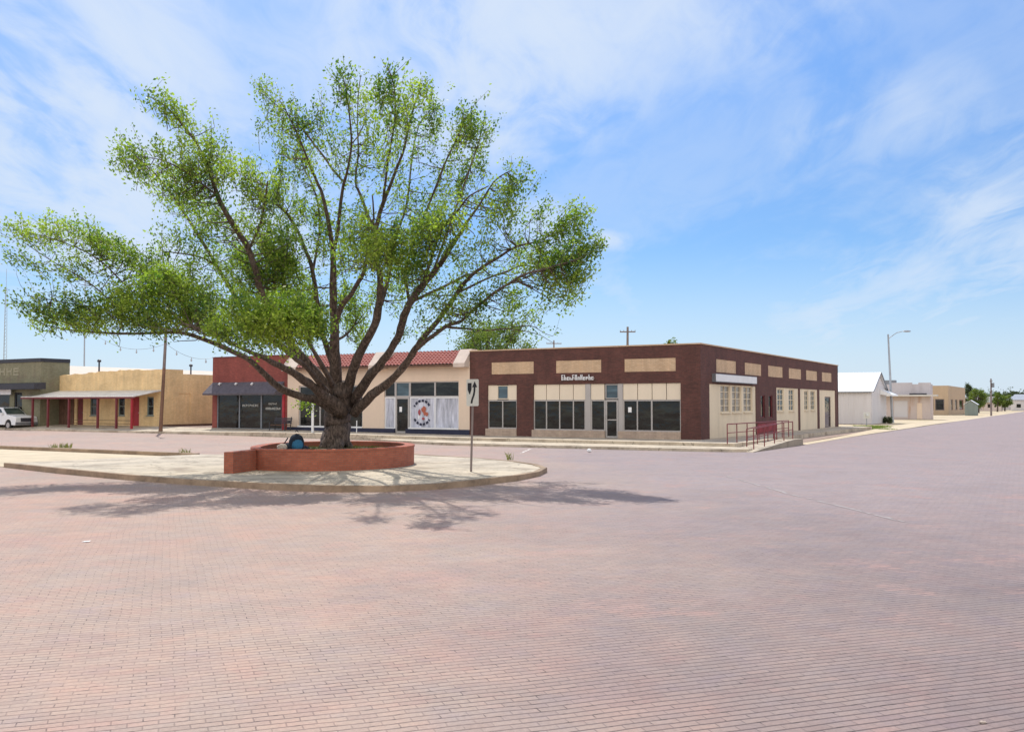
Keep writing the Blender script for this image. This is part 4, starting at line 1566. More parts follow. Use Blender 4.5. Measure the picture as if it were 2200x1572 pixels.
bn = thing('hanging_sign', 'small white sign board hung under the black awning at left edge', 'sign', gw((a0 + a1) / 2, -2.1, z0_))
mb = MB()
mb.box(a0, a1, -2.12, -2.07, z0_, z1_)
build('board', mb, M['white_paint'], bn)
mb = MB()
for a in (a0 + 0.2, a1 - 0.2):
    mb.tube([(a, -2.095, z1_ - 0.01), (a, -2.095, az0 - 0.25)], 0.015, 5)
build('hanger', mb, M['dark_metal'], bn)

# ================================================================== WHITE GABLE SHED AND BUILDINGS ALONG THE SIDE STREET
W1 = wg(G(1873.5, 911, 0.0))
gx1, gy1 = W1.x, W1.y
GF = Plane('f', gy1)
GSd = Plane('s', gx1)
zev = GF.hit(1873, 838.6)[1]
dep = 9.2
zrg = at(1888.5, 800.5, gw(gx1, gy1 + dep / 2).y).z
gb = thing('white_gable_shed', 'white metal clad gabled shed with bright roof behind the brick building', 'building', gw(gx1 - 3, gy1, 0))
mb = MB()
L_ = 16.0
x0, x1, y0, y1 = gx1 - L_, gx1, gy1, gy1 + dep
ym = (y0 + y1) / 2
# ribbed front wall
nr = 60
for i in range(nr):
    a, b_ = x0 + L_ * i / nr, x0 + L_ * (i + 1) / nr
    o_ = 0.0 if i % 2 else 0.03
    mb.add([(a, y0 - o_, 0), (b_, y0 - o_, 0), (b_, y0 - o_, zev), (a, y0 - o_, zev)], [(0, 1, 2, 3)])
    mb.add([(b_, y0, 0), (b_, y0 - 0.03, 0), (b_, y0 - 0.03, zev), (b_, y0, zev)], [(0, 1, 2, 3)])
mb.add([(x1, y0, 0), (x1, y1, 0), (x1, y1, zev), (x1, ym, zrg), (x1, y0, zev)], [(0, 1, 2, 3, 4)])
mb.add([(x0, y0, 0), (x0, y1, 0), (x0, y1, zev), (x0, ym, zrg), (x0, y0, zev)], [(0, 1, 2, 3, 4)])
mb.add([(x0, y1, 0), (x1, y1, 0), (x1, y1, zev), (x0, y1, zev)], [(0, 1, 2, 3)])
build('wall', mb, M['white_metal'], gb)
mb = MB()
sl = (zrg - zev) / (ym - y0)
ov = 0.3
nr = 40
for side in (0, 1):
    for i in range(nr):
        a, b_ = x0 - 0.2 + (L_ + 0.45) * i / nr, x0 - 0.2 + (L_ + 0.45) * (i + 1) / nr
        ya = y0 - ov if side == 0 else y1 + ov
        za = zev - sl * ov + 0.03
        mb.add([(a, ya, za), (b_, ya, za), (b_, ym, zrg + 0.05), (a, ym, zrg + 0.05)], [(0, 1, 2, 3)])
        mb.add([(b_ - 0.02, ya, za), (b_ + 0.02, ya, za), (b_, ya, za + 0.04), (b_ - 0.02, ym, zrg + 0.05), (b_ + 0.02, ym, zrg + 0.05), (b_, ym, zrg + 0.09)],
               [(0, 2, 5, 3), (1, 4, 5, 2), (0, 1, 2)])
build('roof', mb, M['roof_white'], gb)
mb = MB()
for side in (-1, 1):
    yy = y0 - ov if side < 0 else y1 + ov
    za = zev - sl * ov
    mb.tube([(x1 + 0.24, yy, za), (x1 + 0.24, ym, zrg + 0.02)], 0.07, 5)
mb.box(x0, x1, y0 - 0.33, y0 - 0.27, zev - sl * ov - 0.1, zev - sl * ov + 0.02)
build('eave_trim', mb, M['grey_metal'], gb)
mb = MB()
pv = wg(at(1821, 800, gw(gx1, ym).y - 4))
mb.tube([(gx1 - 9.2, ym + 0.2, zrg - 0.2), (gx1 - 9.2, ym + 0.2, zrg + 0.95)], 0.1, 8)
mb.tube([(gx1 - 9.2, ym + 0.2, zrg + 0.85), (gx1 - 9.2, ym + 0.2, zrg + 1.05)], 0.16, 8)
build('flue_pipe', mb, M['grey_metal'], gb)
# side awning on the gable end
mb = MB()
q0 = GSd.hit(1893, 846)
ya, yc = y0 + 5.2, y0 + 9.0
za = 3.35
mb.add([(x1 + 0.01, ya, za + .45), (x1 + 0.01, yc, za + .45), (x1 + 1.3, yc, za - 0.15), (x1 + 1.3, ya, za - 0.15),
        (x1 + 0.01, ya, za - .1), (x1 + 0.01, yc, za - .1), (x1 + 1.3, yc, za - 0.3), (x1 + 1.3, ya, za - 0.3)],
       [(0, 1, 2, 3), (7, 6, 5, 4), (0, 3, 7, 4), (3, 2, 6, 7), (2, 1, 5, 6)])
build('side_awning', mb, M['roof_white'], gb)
# meters and junk at the shed
def simple(name, label, cat, parts, base, group=None):
    t = thing(name, label, cat, base, group)
    for nm, mb_, mt in parts:
        build(nm, mb_, M[mt], t)
    return t


p = G(1862, 915, 0.0)
a = MB(IDM)
a.tube([p, p + Vector((0, 0, 1.0))], 0.05, 8)
b2 = MB(IDM)
b2.box(p.x - 0.28, p.x + 0.28, p.y - 0.14, p.y + 0.12, 0.75, 1.35)
c2 = MB(IDM)
c2.tube([p + Vector((0.0, -0.15, 1.1)), p + Vector((0, -0.26, 1.1))], 0.13, 10)
simple('utility_meter', 'small pale utility meter on a short pipe before the white shed', 'meter', [('pipe', a, 'galv'), ('box', b2, 'sign_face'), ('dial', c2, 'lamp_glass')], p)

# white flat-roofed building, then tan building
FB = G(1999.5, 901, 0.0)
fb = wg(FB)
Pb = Plane('f', fb.y)
zt_ = Pb.hit(1995, 821.5)[1]
ff = thing('flat_roof_store', 'pale stained flat roofed store with thin canopy beyond the white shed', 'building', gw(fb.x - 4, fb.y, 0))
xa = Pb.hit(1880, 880)[0]
zcn = Pb.hit(1990, 851)[1]
mb = MB()
mb.box(xa, fb.x, fb.y, fb.y + 3, 0, zcn)
build('wall', mb, M['pink_wall'], ff)
mb = MB()
mb.box(xa, fb.x - 0.02, fb.y + 0.35, fb.y + 2.9, zcn, zt_ - 0.2)
xm_ = Pb.hit(1958, 820)[0]
mb.box(xa + 2.2, xm_, fb.y + 0.351, fb.y + 1.0, zt_ - 0.2, zt_ + 0.02)
mb.box(Pb.hit(1972, 820)[0], fb.x - 0.02, fb.y + 0.352, fb.y + 1.0, zt_ - 0.2, zt_)
build('upper_wall', mb, M['lilac_wall'], ff)
mb = MB()
mb.box(xa, fb.x + 1.0, fb.y - 1.3, fb.y + 0.3, zcn + 0.002, zcn + 0.2)
build('canopy', mb, M['canopy'], ff)
mb = MB()
a0, z0_ = Pb.hit(1955, 849.3)
a1, z1_ = Pb.hit(1992, 845.5)
mb.box(a0, a1, fb.y - 0.6, fb.y - 0.3, zcn + 0.2, zcn + 0.42)
build('rooftop_pipe', mb, M['dark_metal'], ff)
mb = MB()
a0, a1 = Pb.hit(1970, 880)[0], Pb.hit(1981, 880)[0]
mb.box(a0, a1, fb.y - 0.05, fb.y - 0.002, 0.05, 2.3)
build('door', mb, M['stucco'], ff)
mb = MB()
a0, a1 = Pb.hit(1921, 880)[0], Pb.hit(1950, 880)[0]
mb.box(a0, a1, fb.y - 0.05, fb.y - 0.002, 0.3, 2.6)
build('shutter', mb, M['white_metal'], ff)
u = MB()
pu = wg(at(1902, 820, gw(fb.x, fb.y + 6).y))
u.box(pu.x - 0.9, pu.x + 0.9, fb.y + 5, fb.y + 6.5, zt_ - 0.25, zt_ + 0.5)
build('rooftop_cooler', u, M['grey_metal'], ff)

TB_ = wg(G(2038, 891.3, 0))
Pt = Plane('f', TB_.y)
Ps = Plane('s', TB_.x)
zt2 = Pt.hit(2037, 828)[1]
tn = thing('tan_building', 'tan single storey building with tall dark windows beyond the pale flat store', 'building', gw(TB_.x - 4, TB_.y, 0))
xa2 = TB_.x - 11
wins = [(Pt.hit(2000.5, 880)[0], Pt.hit(2006, 880)[0], 0.9, Pt.hit(2010, 857)[1]), (Pt.hit(2009, 880)[0], Pt.hit(2029, 880)[0], 0.9, Pt.hit(2010, 857)[1])]
sw = []
for (q0, q1) in ((2043, 2047.5), (2052, 2057), (2061, 2070)):
    sw.append((Ps.hit(q0, 870)[0], Ps.hit(q1, 870)[0], 0.9, Ps.hit(2050, 858)[1]))
mb = MB()
mb.holed(Pt, xa2, TB_.x, 0, zt2, wins, -0.3, 0)
mb.holed(Ps, TB_.y + 0.301, TB_.y + 33, 0, zt2 - 0.001, sw, -0.3, 0)
mb.box(xa2, xa2 + 0.3, TB_.y + 0.301, TB_.y + 33, 0, zt2 - 0.3)
mb.box(xa2 + .301, TB_.x - .301, TB_.y + 32.7, TB_.y + 33, 0, zt2 - 0.3)
build('wall', mb, M['tan_wall'], tn)
mb = MB()
mb.box(xa2 + 0.3, TB_.x - 0.3, TB_.y + 0.3, TB_.y + 32.7, zt2 - 0.8, zt2 - 0.7)
build('roof', mb, M['roofing'], tn)
for q in wins:
    window_part(tn, Pt, q, M['post_grey'], M['glass'], fw=0.15, depth=-0.15)
for i, q in enumerate(sw):
    window_part(tn, Ps, q, M['post_grey'] if i < 2 else M['maroon_paint'], M['glass'], fw=0.15, depth=-0.15)
# green shed
p = G(2086, 892.3, 0)
g = wg(p)
t = thing('green_shed', 'small pale green garden shed at the street end of the tan building', 'shed', p)
mb = MB()
w_ = 1.05
mb.box(g.x - w_, g.x + w_, g.y, g.y + 2.2, 0, 2.1)
mb.add([(g.x - w_, g.y, 2.1), (g.x + w_, g.y, 2.1), (g.x, g.y, 2.75), (g.x - w_, g.y + 2.2, 2.1), (g.x + w_, g.y + 2.2, 2.1), (g.x, g.y + 2.2, 2.75)], [(0, 1, 2), (5, 4, 3)])
build('wall', mb, M['green_shed'], t)
mb = MB()
for s_ in (-1, 1):
    mb.add([(g.x + s_ * (w_ + .2), g.y - .15, 2.0), (g.x, g.y - .15, 2.82), (g.x, g.y + 2.35, 2.82), (g.x + s_ * (w_ + .2), g.y + 2.35, 2.0),
            (g.x + s_ * (w_ + .2), g.y - .15, 2.06), (g.x, g.y - .15, 2.88), (g.x, g.y + 2.35, 2.88), (g.x + s_ * (w_ + .2), g.y + 2.35, 2.06)],
           [(0, 1, 2, 3), (7, 6, 5, 4), (0, 4, 5, 1), (3, 2, 6, 7), (0, 3, 7, 4)])
build('roof', mb, M['roof_white'], t)
mb = MB()
mb.box(g.x - 0.45, g.x + 0.45, g.y - 0.04, g.y - 0.002, 0.05, 1.9)
build('door', mb, M['green_shed'], t)

# far houses at the right edge
for i, (px, wdt, ht, Yd, c_, lab) in enumerate([(2182, 13, 3.0, 330, 'lilac_wall', 'far pale low house with grey roof left of the right picture edge'),
                                                (2206, 9, 3.4, 300, 'white_metal', 'far white gabled house cut by the right picture edge'),
                                                (2103, 12, 2.6, 290, 'pink_wall', 'far low pinkish house half hidden under trees behind the green shed')]):
    c = at(px, 870, Yd)
    g = wg((c.x, c.y, 0))
    t = thing('house', lab, 'house', (c.x, c.y, 0), 'far houses beyond the side street')
    mb = MB()
    mb.box(g.x - wdt / 2, g.x + wdt / 2, g.y, g.y + 8, 0, ht)
    build('wall', mb, M[c_], t)
    mb = MB()
    mb.add([(g.x - wdt / 2 - .4, g.y - .5, ht), (g.x + wdt / 2 + .4, g.y - .5, ht), (g.x + wdt / 2 + .4, g.y + 8.5, ht), (g.x - wdt / 2 - .4, g.y + 8.5, ht),
            (g.x - wdt / 2 + 1, g.y + 4, ht + 1.8), (g.x + wdt / 2 - 1, g.y + 4, ht + 1.8)],
           [(0, 1, 5, 4), (2, 3, 4, 5), (0, 4, 3), (1, 2, 5), (0, 3, 2, 1)])
    build('roof', mb, M['galv' if i != 2 else 'roofing'], t)
    for k in (-1, 1):
        mb = MB()
        mb.box(g.x + k * wdt * 0.25 - 0.6, g.x + k * wdt * 0.25 + 0.6, g.y - 0.06, g.y - 0.003, 1.0, 2.1)
        build('window', mb, M['glass'], t)

# ================================================================== PLANTER
plan_w = [(-8.02, 29.82), (-7.2, 29.4), (-6.2, 29.2), (-5.3, 29.4), (-4.45, 30.0), (-3.75, 30.9), (-3.4, 32.0), (-3.4, 33.2), (-3.8, 34.5), (-4.6, 35.5), (-5.8, 36.1), (-7.0, 36.0), (-8.0, 35.3),
          (-8.55, 34.2), (-8.65, 32.8), (-8.5, 31.2)]


def smooth_closed(pts, k=4):
    out = []
    n_ = len(pts)
    for i in range(n_):
        p0, p1, p2, p3 = [Vector(pts[(i + j - 1) % n_]) for j in range(4)]
        for j in range(k):
            t = j / k
            out.append(0.5 * ((2 * p1) + (-p0 + p2) * t + (2 * p0 - 5 * p1 + 4 * p2 - p3) * t * t + (-p0 + 3 * p1 - 3 * p2 + p3) * t ** 3))
    return out


ring = smooth_closed(plan_w)
n = len(ring)
cen = sum(ring, Vector((0, 0))) / n
pl = thing('brick_planter', 'curved red brick planter wall around the big tree with short wing wall', 'planter', (cen.x, cen.y, 0.14))
ZP = 0.80


def ringwall(mb, rg, th, z0, z1):
    n_ = len(rg)
    inn = [p + (cen - p).normalized() * th for p in rg]
    vs = [(p.x, p.y, z0) for p in rg] + [(p.x, p.y, z0) for p in inn] + [(p.x, p.y, z1) for p in rg] + [(p.x, p.y, z1) for p in inn]
    fs = []
    for i in range(n_):
        j = (i + 1) % n_
        fs += [(i, j, 2 * n_ + j, 2 * n_ + i), (n_ + i, n_ + j, 3 * n_ + j, 3 * n_ + i), (2 * n_ + i, 2 * n_ + j, 3 * n_ + j, 3 * n_ + i)]
    mb.add(vs, fs)
    return inn


mb = MB(IDM)
inn = ringwall(mb, ring, 0.3, 0.10, ZP - 0.065)
build('wall', mb, M['planter_brick'], pl)
mb = MB(IDM)
ring2 = [p + (p - cen).normalized() * 0.02 for p in ring]
ringwall(mb, ring2, 0.34, ZP - 0.065, ZP)
# underside lip
build('rowlock_cap', mb, M['planter_brick'], pl)
mb = MB(IDM)
wa, wb = Vector((-8.05, 29.95)), Vector((-8.38, 28.3))
t_ = (wb - wa).normalized()
nn = Vector((-t_.y, t_.x)) * 0.15
q = [wa - nn, wa + nn, wb + nn, wb - nn]
q2 = [(p.x, p.y) for p in q]
mb.prism(q2, 0.10, ZP - 0.03)
build('wing_wall', mb, M['planter_brick'], pl)
mb = MB(IDM)
inn_pts = [(p.x, p.y) for p in inn]
vs = [(cen.x, cen.y, 0.66)] + [(x, y, 0.60) for x, y in inn_pts]
m_ = len(inn_pts)
mb.add(vs, [(0, 1 + i, 1 + (i + 1) % m_) for i in range(m_)])
build('soil', mb, M['soil'], pl)


def tufts(name, pts, h, w, n_, mat, frame=IDM):
    mb = MB(frame)
    for (x, y, z, r) in pts:
        for _ in range(n_):
            a_ = random.uniform(0, 2 * pi)
            rr = r * sqrt(random.random())
            bx, by = x + rr * cos(a_), y + rr * sin(a_)
            hh = h * random.uniform(0.4, 1.2)
            b_ = random.uniform(0, 2 * pi)
            lx, ly = cos(b_) * w, sin(b_) * w
            ox, oy = random.uniform(-1, 1) * hh * 0.5, random.uniform(-1, 1) * hh * 0.5
            mb.add([(bx - lx, by - ly, z), (bx + lx, by + ly, z), (bx + ox * .5 + lx * .6, by + oy * .5 + ly * .6, z + hh * .65), (bx + ox, by + oy, z + hh)], [(0, 1, 2, 3)])
    return mb


pp = []
for _ in range(240):
    k = random.random()
    i = random.randrange(m_)
    f = random.uniform(0.3, 0.97)
    pp.append((cen.x + (inn_pts[i][0] - cen.x) * f, cen.y + (inn_pts[i][1] - cen.y) * f, 0.60 + 0.06 * (1 - f), 0.25))
g_ = build('planter_grass', tufts('g', pp, 0.08, 0.008, 14, M['weed']), M['planter_leaf'], rot=False)
g_['label'] = 'short green grass growing on the soil inside the planter'
g_['category'] = 'grass'
kind(g_, 'stuff')
# weeds along the median kerb
for (px, py, r, n_, lab) in ((130, 962, 0.5, 160, 'dry weed tuft on the far kerb of the sandy median'), (1095, 985, 0.15, 30, 'tiny weed tuft at the back rim of the island'),
                             (395, 975, 0.3, 50, 'low weed tuft at the right end of the median kerb')):
    p = G(px, py, 0.1)
    mb = tufts('w', [(p.x, p.y, 0.05, r)], 0.28, 0.012, n_, M['weed'])
    tag(build('weed_tuft', mb, M['weed'], rot=False), lab, 'weed')

# bag and stone in the planter
pb = at(637, 957, 32.4)
bg = thing('backpack', 'blue backpack with dark top leaning in the planter left of the trunk', 'backpack', (pb.x, pb.y, 0.62), rotz=0)
mb = MB(IDM)
mb.ell((pb.x, pb.y, 0.86), 0.26, 0.2, 0.32, 18, 12, 0.05)
mb.ell((pb.x - 0.22, pb.y, 0.72), 0.24, 0.2, 0.17, 14, 10, 0.06)
mb.ell((pb.x + 0.26, pb.y, 0.68), 0.2, 0.18, 0.1, 14, 10, 0.06)
o = build('body', mb, M['dark_cloth'], bg, smooth=True)
mb = MB(IDM)
mb.ell((pb.x + 0.06, pb.y - 0.12, 0.80), 0.2, 0.14, 0.2, 16, 10, 0.07)
build('front_pocket', mb, M['blue_cloth'], bg, smooth=True)
mb = MB(IDM)
mb.tube([(pb.x - 0.05, pb.y, 1.24), (pb.x, pb.y, 1.31), (pb.x + 0.06, pb.y, 1.24)], 0.015, 6)
mb.tube([(pb.x - 0.28, pb.y - .05, 1.05), (pb.x - 0.4, pb.y - .1, 0.85), (pb.x - 0.36, pb.y - .1, 0.68), (pb.x - 0.2, pb.y - .1, 0.65)], 0.02, 6)
build('strap', mb, M['dark_cloth'], bg)
mb = MB(IDM)
ps = at(606, 960, 32.0)
mb.ell((ps.x, ps.y, 0.74), 0.17, 0.14, 0.13, 12, 8, 0.12)
tag(build('stone', mb, M['stone'], rot=False), 'pale rounded stone on the planter soil left of the backpack', 'stone')

# ================================================================== ROAD SIGN
sbp = G(1012, 1013, 0.14)
sg = thing('keep_right_sign', 'white keep right traffic sign with black curved arrow on a thin post', 'traffic sign', sbp, rotz=0)
yaw = radians(-22)
SF = Matrix.Translation(sbp) @ Matrix.Rotation(yaw, 4, 'Z')
k_ = sbp.y / F
zs0, zs1 = at(1016, 872, sbp.y).z - 0.14, at(1016, 814.5, sbp.y).z - 0.14
lean = at(1017, 814, sbp.y).x - sbp.x
mb = MB(IDM)
mb.tube([sbp + Vector((0, 0, -0.02)), sbp + Vector((lean * 0.9, 0.0, zs1 - 0.1))], 0.036, 8)
build('post', mb, M['post_grey'], sg)
mb = MB(SF)
hw = 0.5 * (1030 - 1003.5) * k_ / cos(yaw)
cx_ = (at(1017, 843, sbp.y).x - sbp.x)
# rounded rectangle plate
def rrect(cx, z0, z1, hw, r, n_=5):
    pts = []
    for (sx_, sz_, a0) in ((1, 1, 0), (-1, 1, 90), (-1, -1, 180), (1, -1, 270)):
        for i in range(n_):
            an = radians(a0 + 90 * i / (n_ - 1))
            pts.append((cx + sx_ * (hw - r) + r * cos(an), (z1 - r if sz_ > 0 else z0 + r) + r * sin(an)))
    return pts


def plate(mb, pts, y0, y1):
    n_ = len(pts)
    mb.add([(x, y0, z) for x, z in pts] + [(x, y1, z) for x, z in pts],
           [tuple(range(n_)), tuple(range(2 * n_ - 1, n_ - 1, -1))] + [(i, (i + 1) % n_, n_ + (i + 1) % n_, n_ + i) for i in range(n_)])


plate(mb, rrect(cx_, zs0, zs1, hw, 0.04), -0.048, -0.042)
pl_ = build('sign_plate', mb, M['sign_face'], sg)
H_ = zs1 - zs0
mb = MB(SF)
ux = lambda u: cx_ + (u - 0.5) * 2 * hw
uz = lambda v: zs0 + v * H_
plate(mb, [(ux(.10), uz(.86)), (ux(.42), uz(.86)), (ux(.42), uz(.62)), (ux(.30), uz(.44)), (ux(.24), uz(.44)), (ux(.10), uz(.62))], -0.053, -0.048)
build('median_symbol', mb, M['ink'], pl_)
mb = MB(SF)
cl_ = [(.42, .10), (.47, .24), (.60, .40), (.66, .55), (.67, .72)]
for i in range(len(cl_) - 1):
    (u0, v0), (u1, v1) = cl_[i], cl_[i + 1]
    w_ = 0.075
    plate(mb, [(ux(u0 - w_), uz(v0)), (ux(u0 + w_), uz(v0)), (ux(u1 + w_), uz(v1) + 0.002), (ux(u1 - w_), uz(v1) + 0.002)], -0.053 - i * 0.0004, -0.048)
plate(mb, [(ux(.47), uz(.70)), (ux(.88), uz(.70)), (ux(.68), uz(.92))], -0.0555, -0.048)
build('arrow_symbol', mb, M['ink'], pl_)
mb = MB(SF)
for v in (.97, .03):
    mb.tube([(cx_, -0.05, uz(v)), (cx_, -0.06, uz(v))], 0.01, 6)
build('bolt', mb, M['alu'], pl_)

# ================================================================== POLES, LAMP, WIRES
# leaning pole at left kerb
pb_ = G(345, 931.5, 0.10)
pt_ = at(360, 650, pb_.y)
t = thing('light_pole', 'leaning brown and grey street pole beside the yellow building', 'pole', pb_)
mid = pb_ + (pt_ - pb_) * 0.5
mb = MB(IDM)
mb.tube([pb_, pb_ + Vector((0, 0, 0.35)), mid], [0.17, 0.13, 0.11], 10)
build('lower_shaft', mb, M['copper_pole'], t)
mb = MB(IDM)
mb.tube([mid, pt_], [0.108, 0.08], 10)
build('upper_shaft', mb, M['post_grey'], t)
mb = MB(IDM)
mb.tube([pt_ - Vector((0, 0, 0.3)), pt_ + Vector((0.5, -0.9, 0.45)), pt_ + Vector((1.1, -2.0, 0.5))], 0.04, 6)
build('arm', mb, M['galv'], t)
mb = MB(IDM)
mb.ell(tuple(pt_ + Vector((1.2, -2.3, 0.46))), 0.16, 0.4, 0.08, 10, 6)
build('lamp_head', mb, M['galv'], t, smooth=True)
# mast
mp_ = at(182, 778, 96)
t = thing('radio_mast', 'thin grey antenna mast rising behind the yellow building', 'mast', (mp_.x, mp_.y, 0))
mt_ = at(183, 592, 96)
mb = MB(IDM)
mb.tube([(mp_.x, mp_.y, 0), (mt_.x, mt_.y, mt_.z)], [0.09, 0.045], 6)
build('shaft', mb, M['galv'], t)
mb = MB(IDM)
for k in range(6):
    z = mt_.z - 0.2 - k * 0.35
    mb.tube([(mt_.x - 0.45 + 0.03 * k, mt_.y, z), (mt_.x + 0.45 - 0.03 * k, mt_.y, z)], 0.015, 5)
mb.tube([(mt_.x, mt_.y, mt_.z - 2.2), (mt_.x, mt_.y, mt_.z)], 0.03, 5)
build('antenna', mb, M['grey_metal'], t)
# lattice tower far left
Yt = 300
bt = at(8, 870, Yt)
tp = at(9, 578, Yt)
t = thing('lattice_tower', 'tall far red and white lattice radio tower at the left edge', 'tower', (bt.x, bt.y, 0))
t['label'] = 'tall far pale lattice radio tower at the left picture edge'
legs = []
mb = MB(IDM)
for k in range(3):
    an = 2 * pi * k / 3 + 0.3
    p0 = Vector((bt.x + 0.75 * cos(an), bt.y + 0.75 * sin(an), 0))
    p1 = Vector((bt.x + 0.3 * cos(an), bt.y + 0.3 * sin(an), tp.z - 6))
    legs.append((p0, p1))
    mb.tube([p0, p1], [0.09, 0.06], 4)
mb.tube([(bt.x, bt.y, tp.z - 7), (bt.x, bt.y, tp.z)], 0.06, 5)
build('mast_leg', mb, M['galv'], t)
mb = MB(IDM)
nseg = 34
for i in range(nseg):
    for k in range(3):
        a_, b_ = legs[k], legs[(k + 1) % 3]
        f0, f1 = i / nseg, (i + 1) / nseg
        mb.tube([a_[0].lerp(a_[1], f0), b_[0].lerp(b_[1], f1)], 0.035, 3, False)
build('bracing', mb, M['galv'], t)
# string lights
def hanging(name, p0, p1, sag, n_b, label):
    t = thing(name, label, 'string lights', p0, 'festoon light strings over the left street')
    pts = [p0.lerp(p1, i / 24) - Vector((0, 0, sag * 4 * (i / 24) * (1 - i / 24))) for i in range(25)]
    mb = MB(IDM)
    mb.tube(pts, 0.012, 4, False)
    build('wire', mb, M['grey_metal'], t)
    for k in range(n_b):
        f = (k + 0.7) / (n_b + 0.4) * 24
        i = int(f)
        p = pts[i].lerp(pts[min(24, i + 1)], f - i)
        mb = MB(IDM)
        mb.tube([p, p - Vector((0, 0, 0.14))], 0.03, 6)
        mb.ell((p.x, p.y, p.z - 0.21), 0.065, 0.065, 0.1, 8, 6)
        build('bulb', mb, M['bulb'], t, smooth=True)


hanging('string_lights', at(357, 738, pb_.y), at(205, 718, 76), 0.75, 4, 'sagging string of clear bulbs running left from the leaning pole')
hanging('string_lights', at(357, 738, pb_.y), gw(XR + 0.2, 0.1, 5.6), 0.5, 3, 'sagging string of clear bulbs from the leaning pole to the red shop roof')

# street lamp at right
lb = G(1917, 908, 0.0)
lt = at(1908, 718, lb.y)
t = thing('street_lamp', 'tall grey street lamp with curved arm before the pale store', 'street lamp', lb)
mb = MB(IDM)
mb.tube([lb, lb + Vector((0, 0, 0.5)), lt], [0.22, 0.15, 0.09], 10)
build('pole', mb, M['galv'], t)
a_ = [at(1909, 727, lb.y), at(1916, 722, lb.y), at(1926, 715, lb.y - .3), at(1938, 712, lb.y - 0.5)]
mb = MB(IDM)
mb.tube(a_, 0.045, 6)
build('arm', mb, M['galv'], t)
mb = MB(IDM)
c_ = at(1948, 711.5, lb.y - 0.6)
mb.ell(tuple(c_), 0.5, 0.16, 0.11, 12, 6)
build('lamp_head', mb, M['galv'], t, smooth=True)


def utility(name, label, base, top, arm_w, arm_dir, trans=False, grp='wooden utility poles'):
    t = thing(name, label, 'utility pole', base, grp)
    mb = MB(IDM)
    mb.tube([base, top], [0.17, 0.11], 8)
    build('shaft', mb, M['post_grey'], t)
    d = Vector((cos(arm_dir), sin(arm_dir), 0))
    c = top - Vector((0, 0, 0.5))
    mb = MB(IDM)
    mb.tube([c - d * arm_w, c + d * arm_w], 0.07, 4)
    ca_ = build('crossarm', mb, M['post_grey'], t)
    for k in (-0.95, -0.5, 0.5, 0.95):
        mb = MB(IDM)
        p = c + d * arm_w * k
        mb.tube([p, p + Vector((0, 0, 0.18))], [0.05, 0.03], 6)
        build('insulator', mb, M['galv'], ca_)
    if trans:
        mb = MB(IDM)
        q = top + Vector((0.25, -0.2, -1.6))
        mb.tube([q, q + Vector((0, 0, 0.8))], 0.22, 10)
        build('transformer', mb, M['grey_metal'], t)


b_ = at(1347, 870, 96)
utility('utility_pole', 'dark utility pole with crossarm above the corner building roof', Vector((b_.x, b_.y, 0)), at(1348.5, 702, 96), 0.78, -0.12)
b_ = at(1190, 870, 150)
utility('utility_pole', 'distant utility pole, only its crossarm shows over the brick roof', Vector((b_.x, b_.y, 0)), at(1190, 731, 150), 1.2, 0.1)
b_ = G(2129.5, 893.3)
utility('utility_pole', 'weathered utility pole at the verge near the far end of the street', b_, at(2129, 813, b_.y), 1.0, 1.3, True)

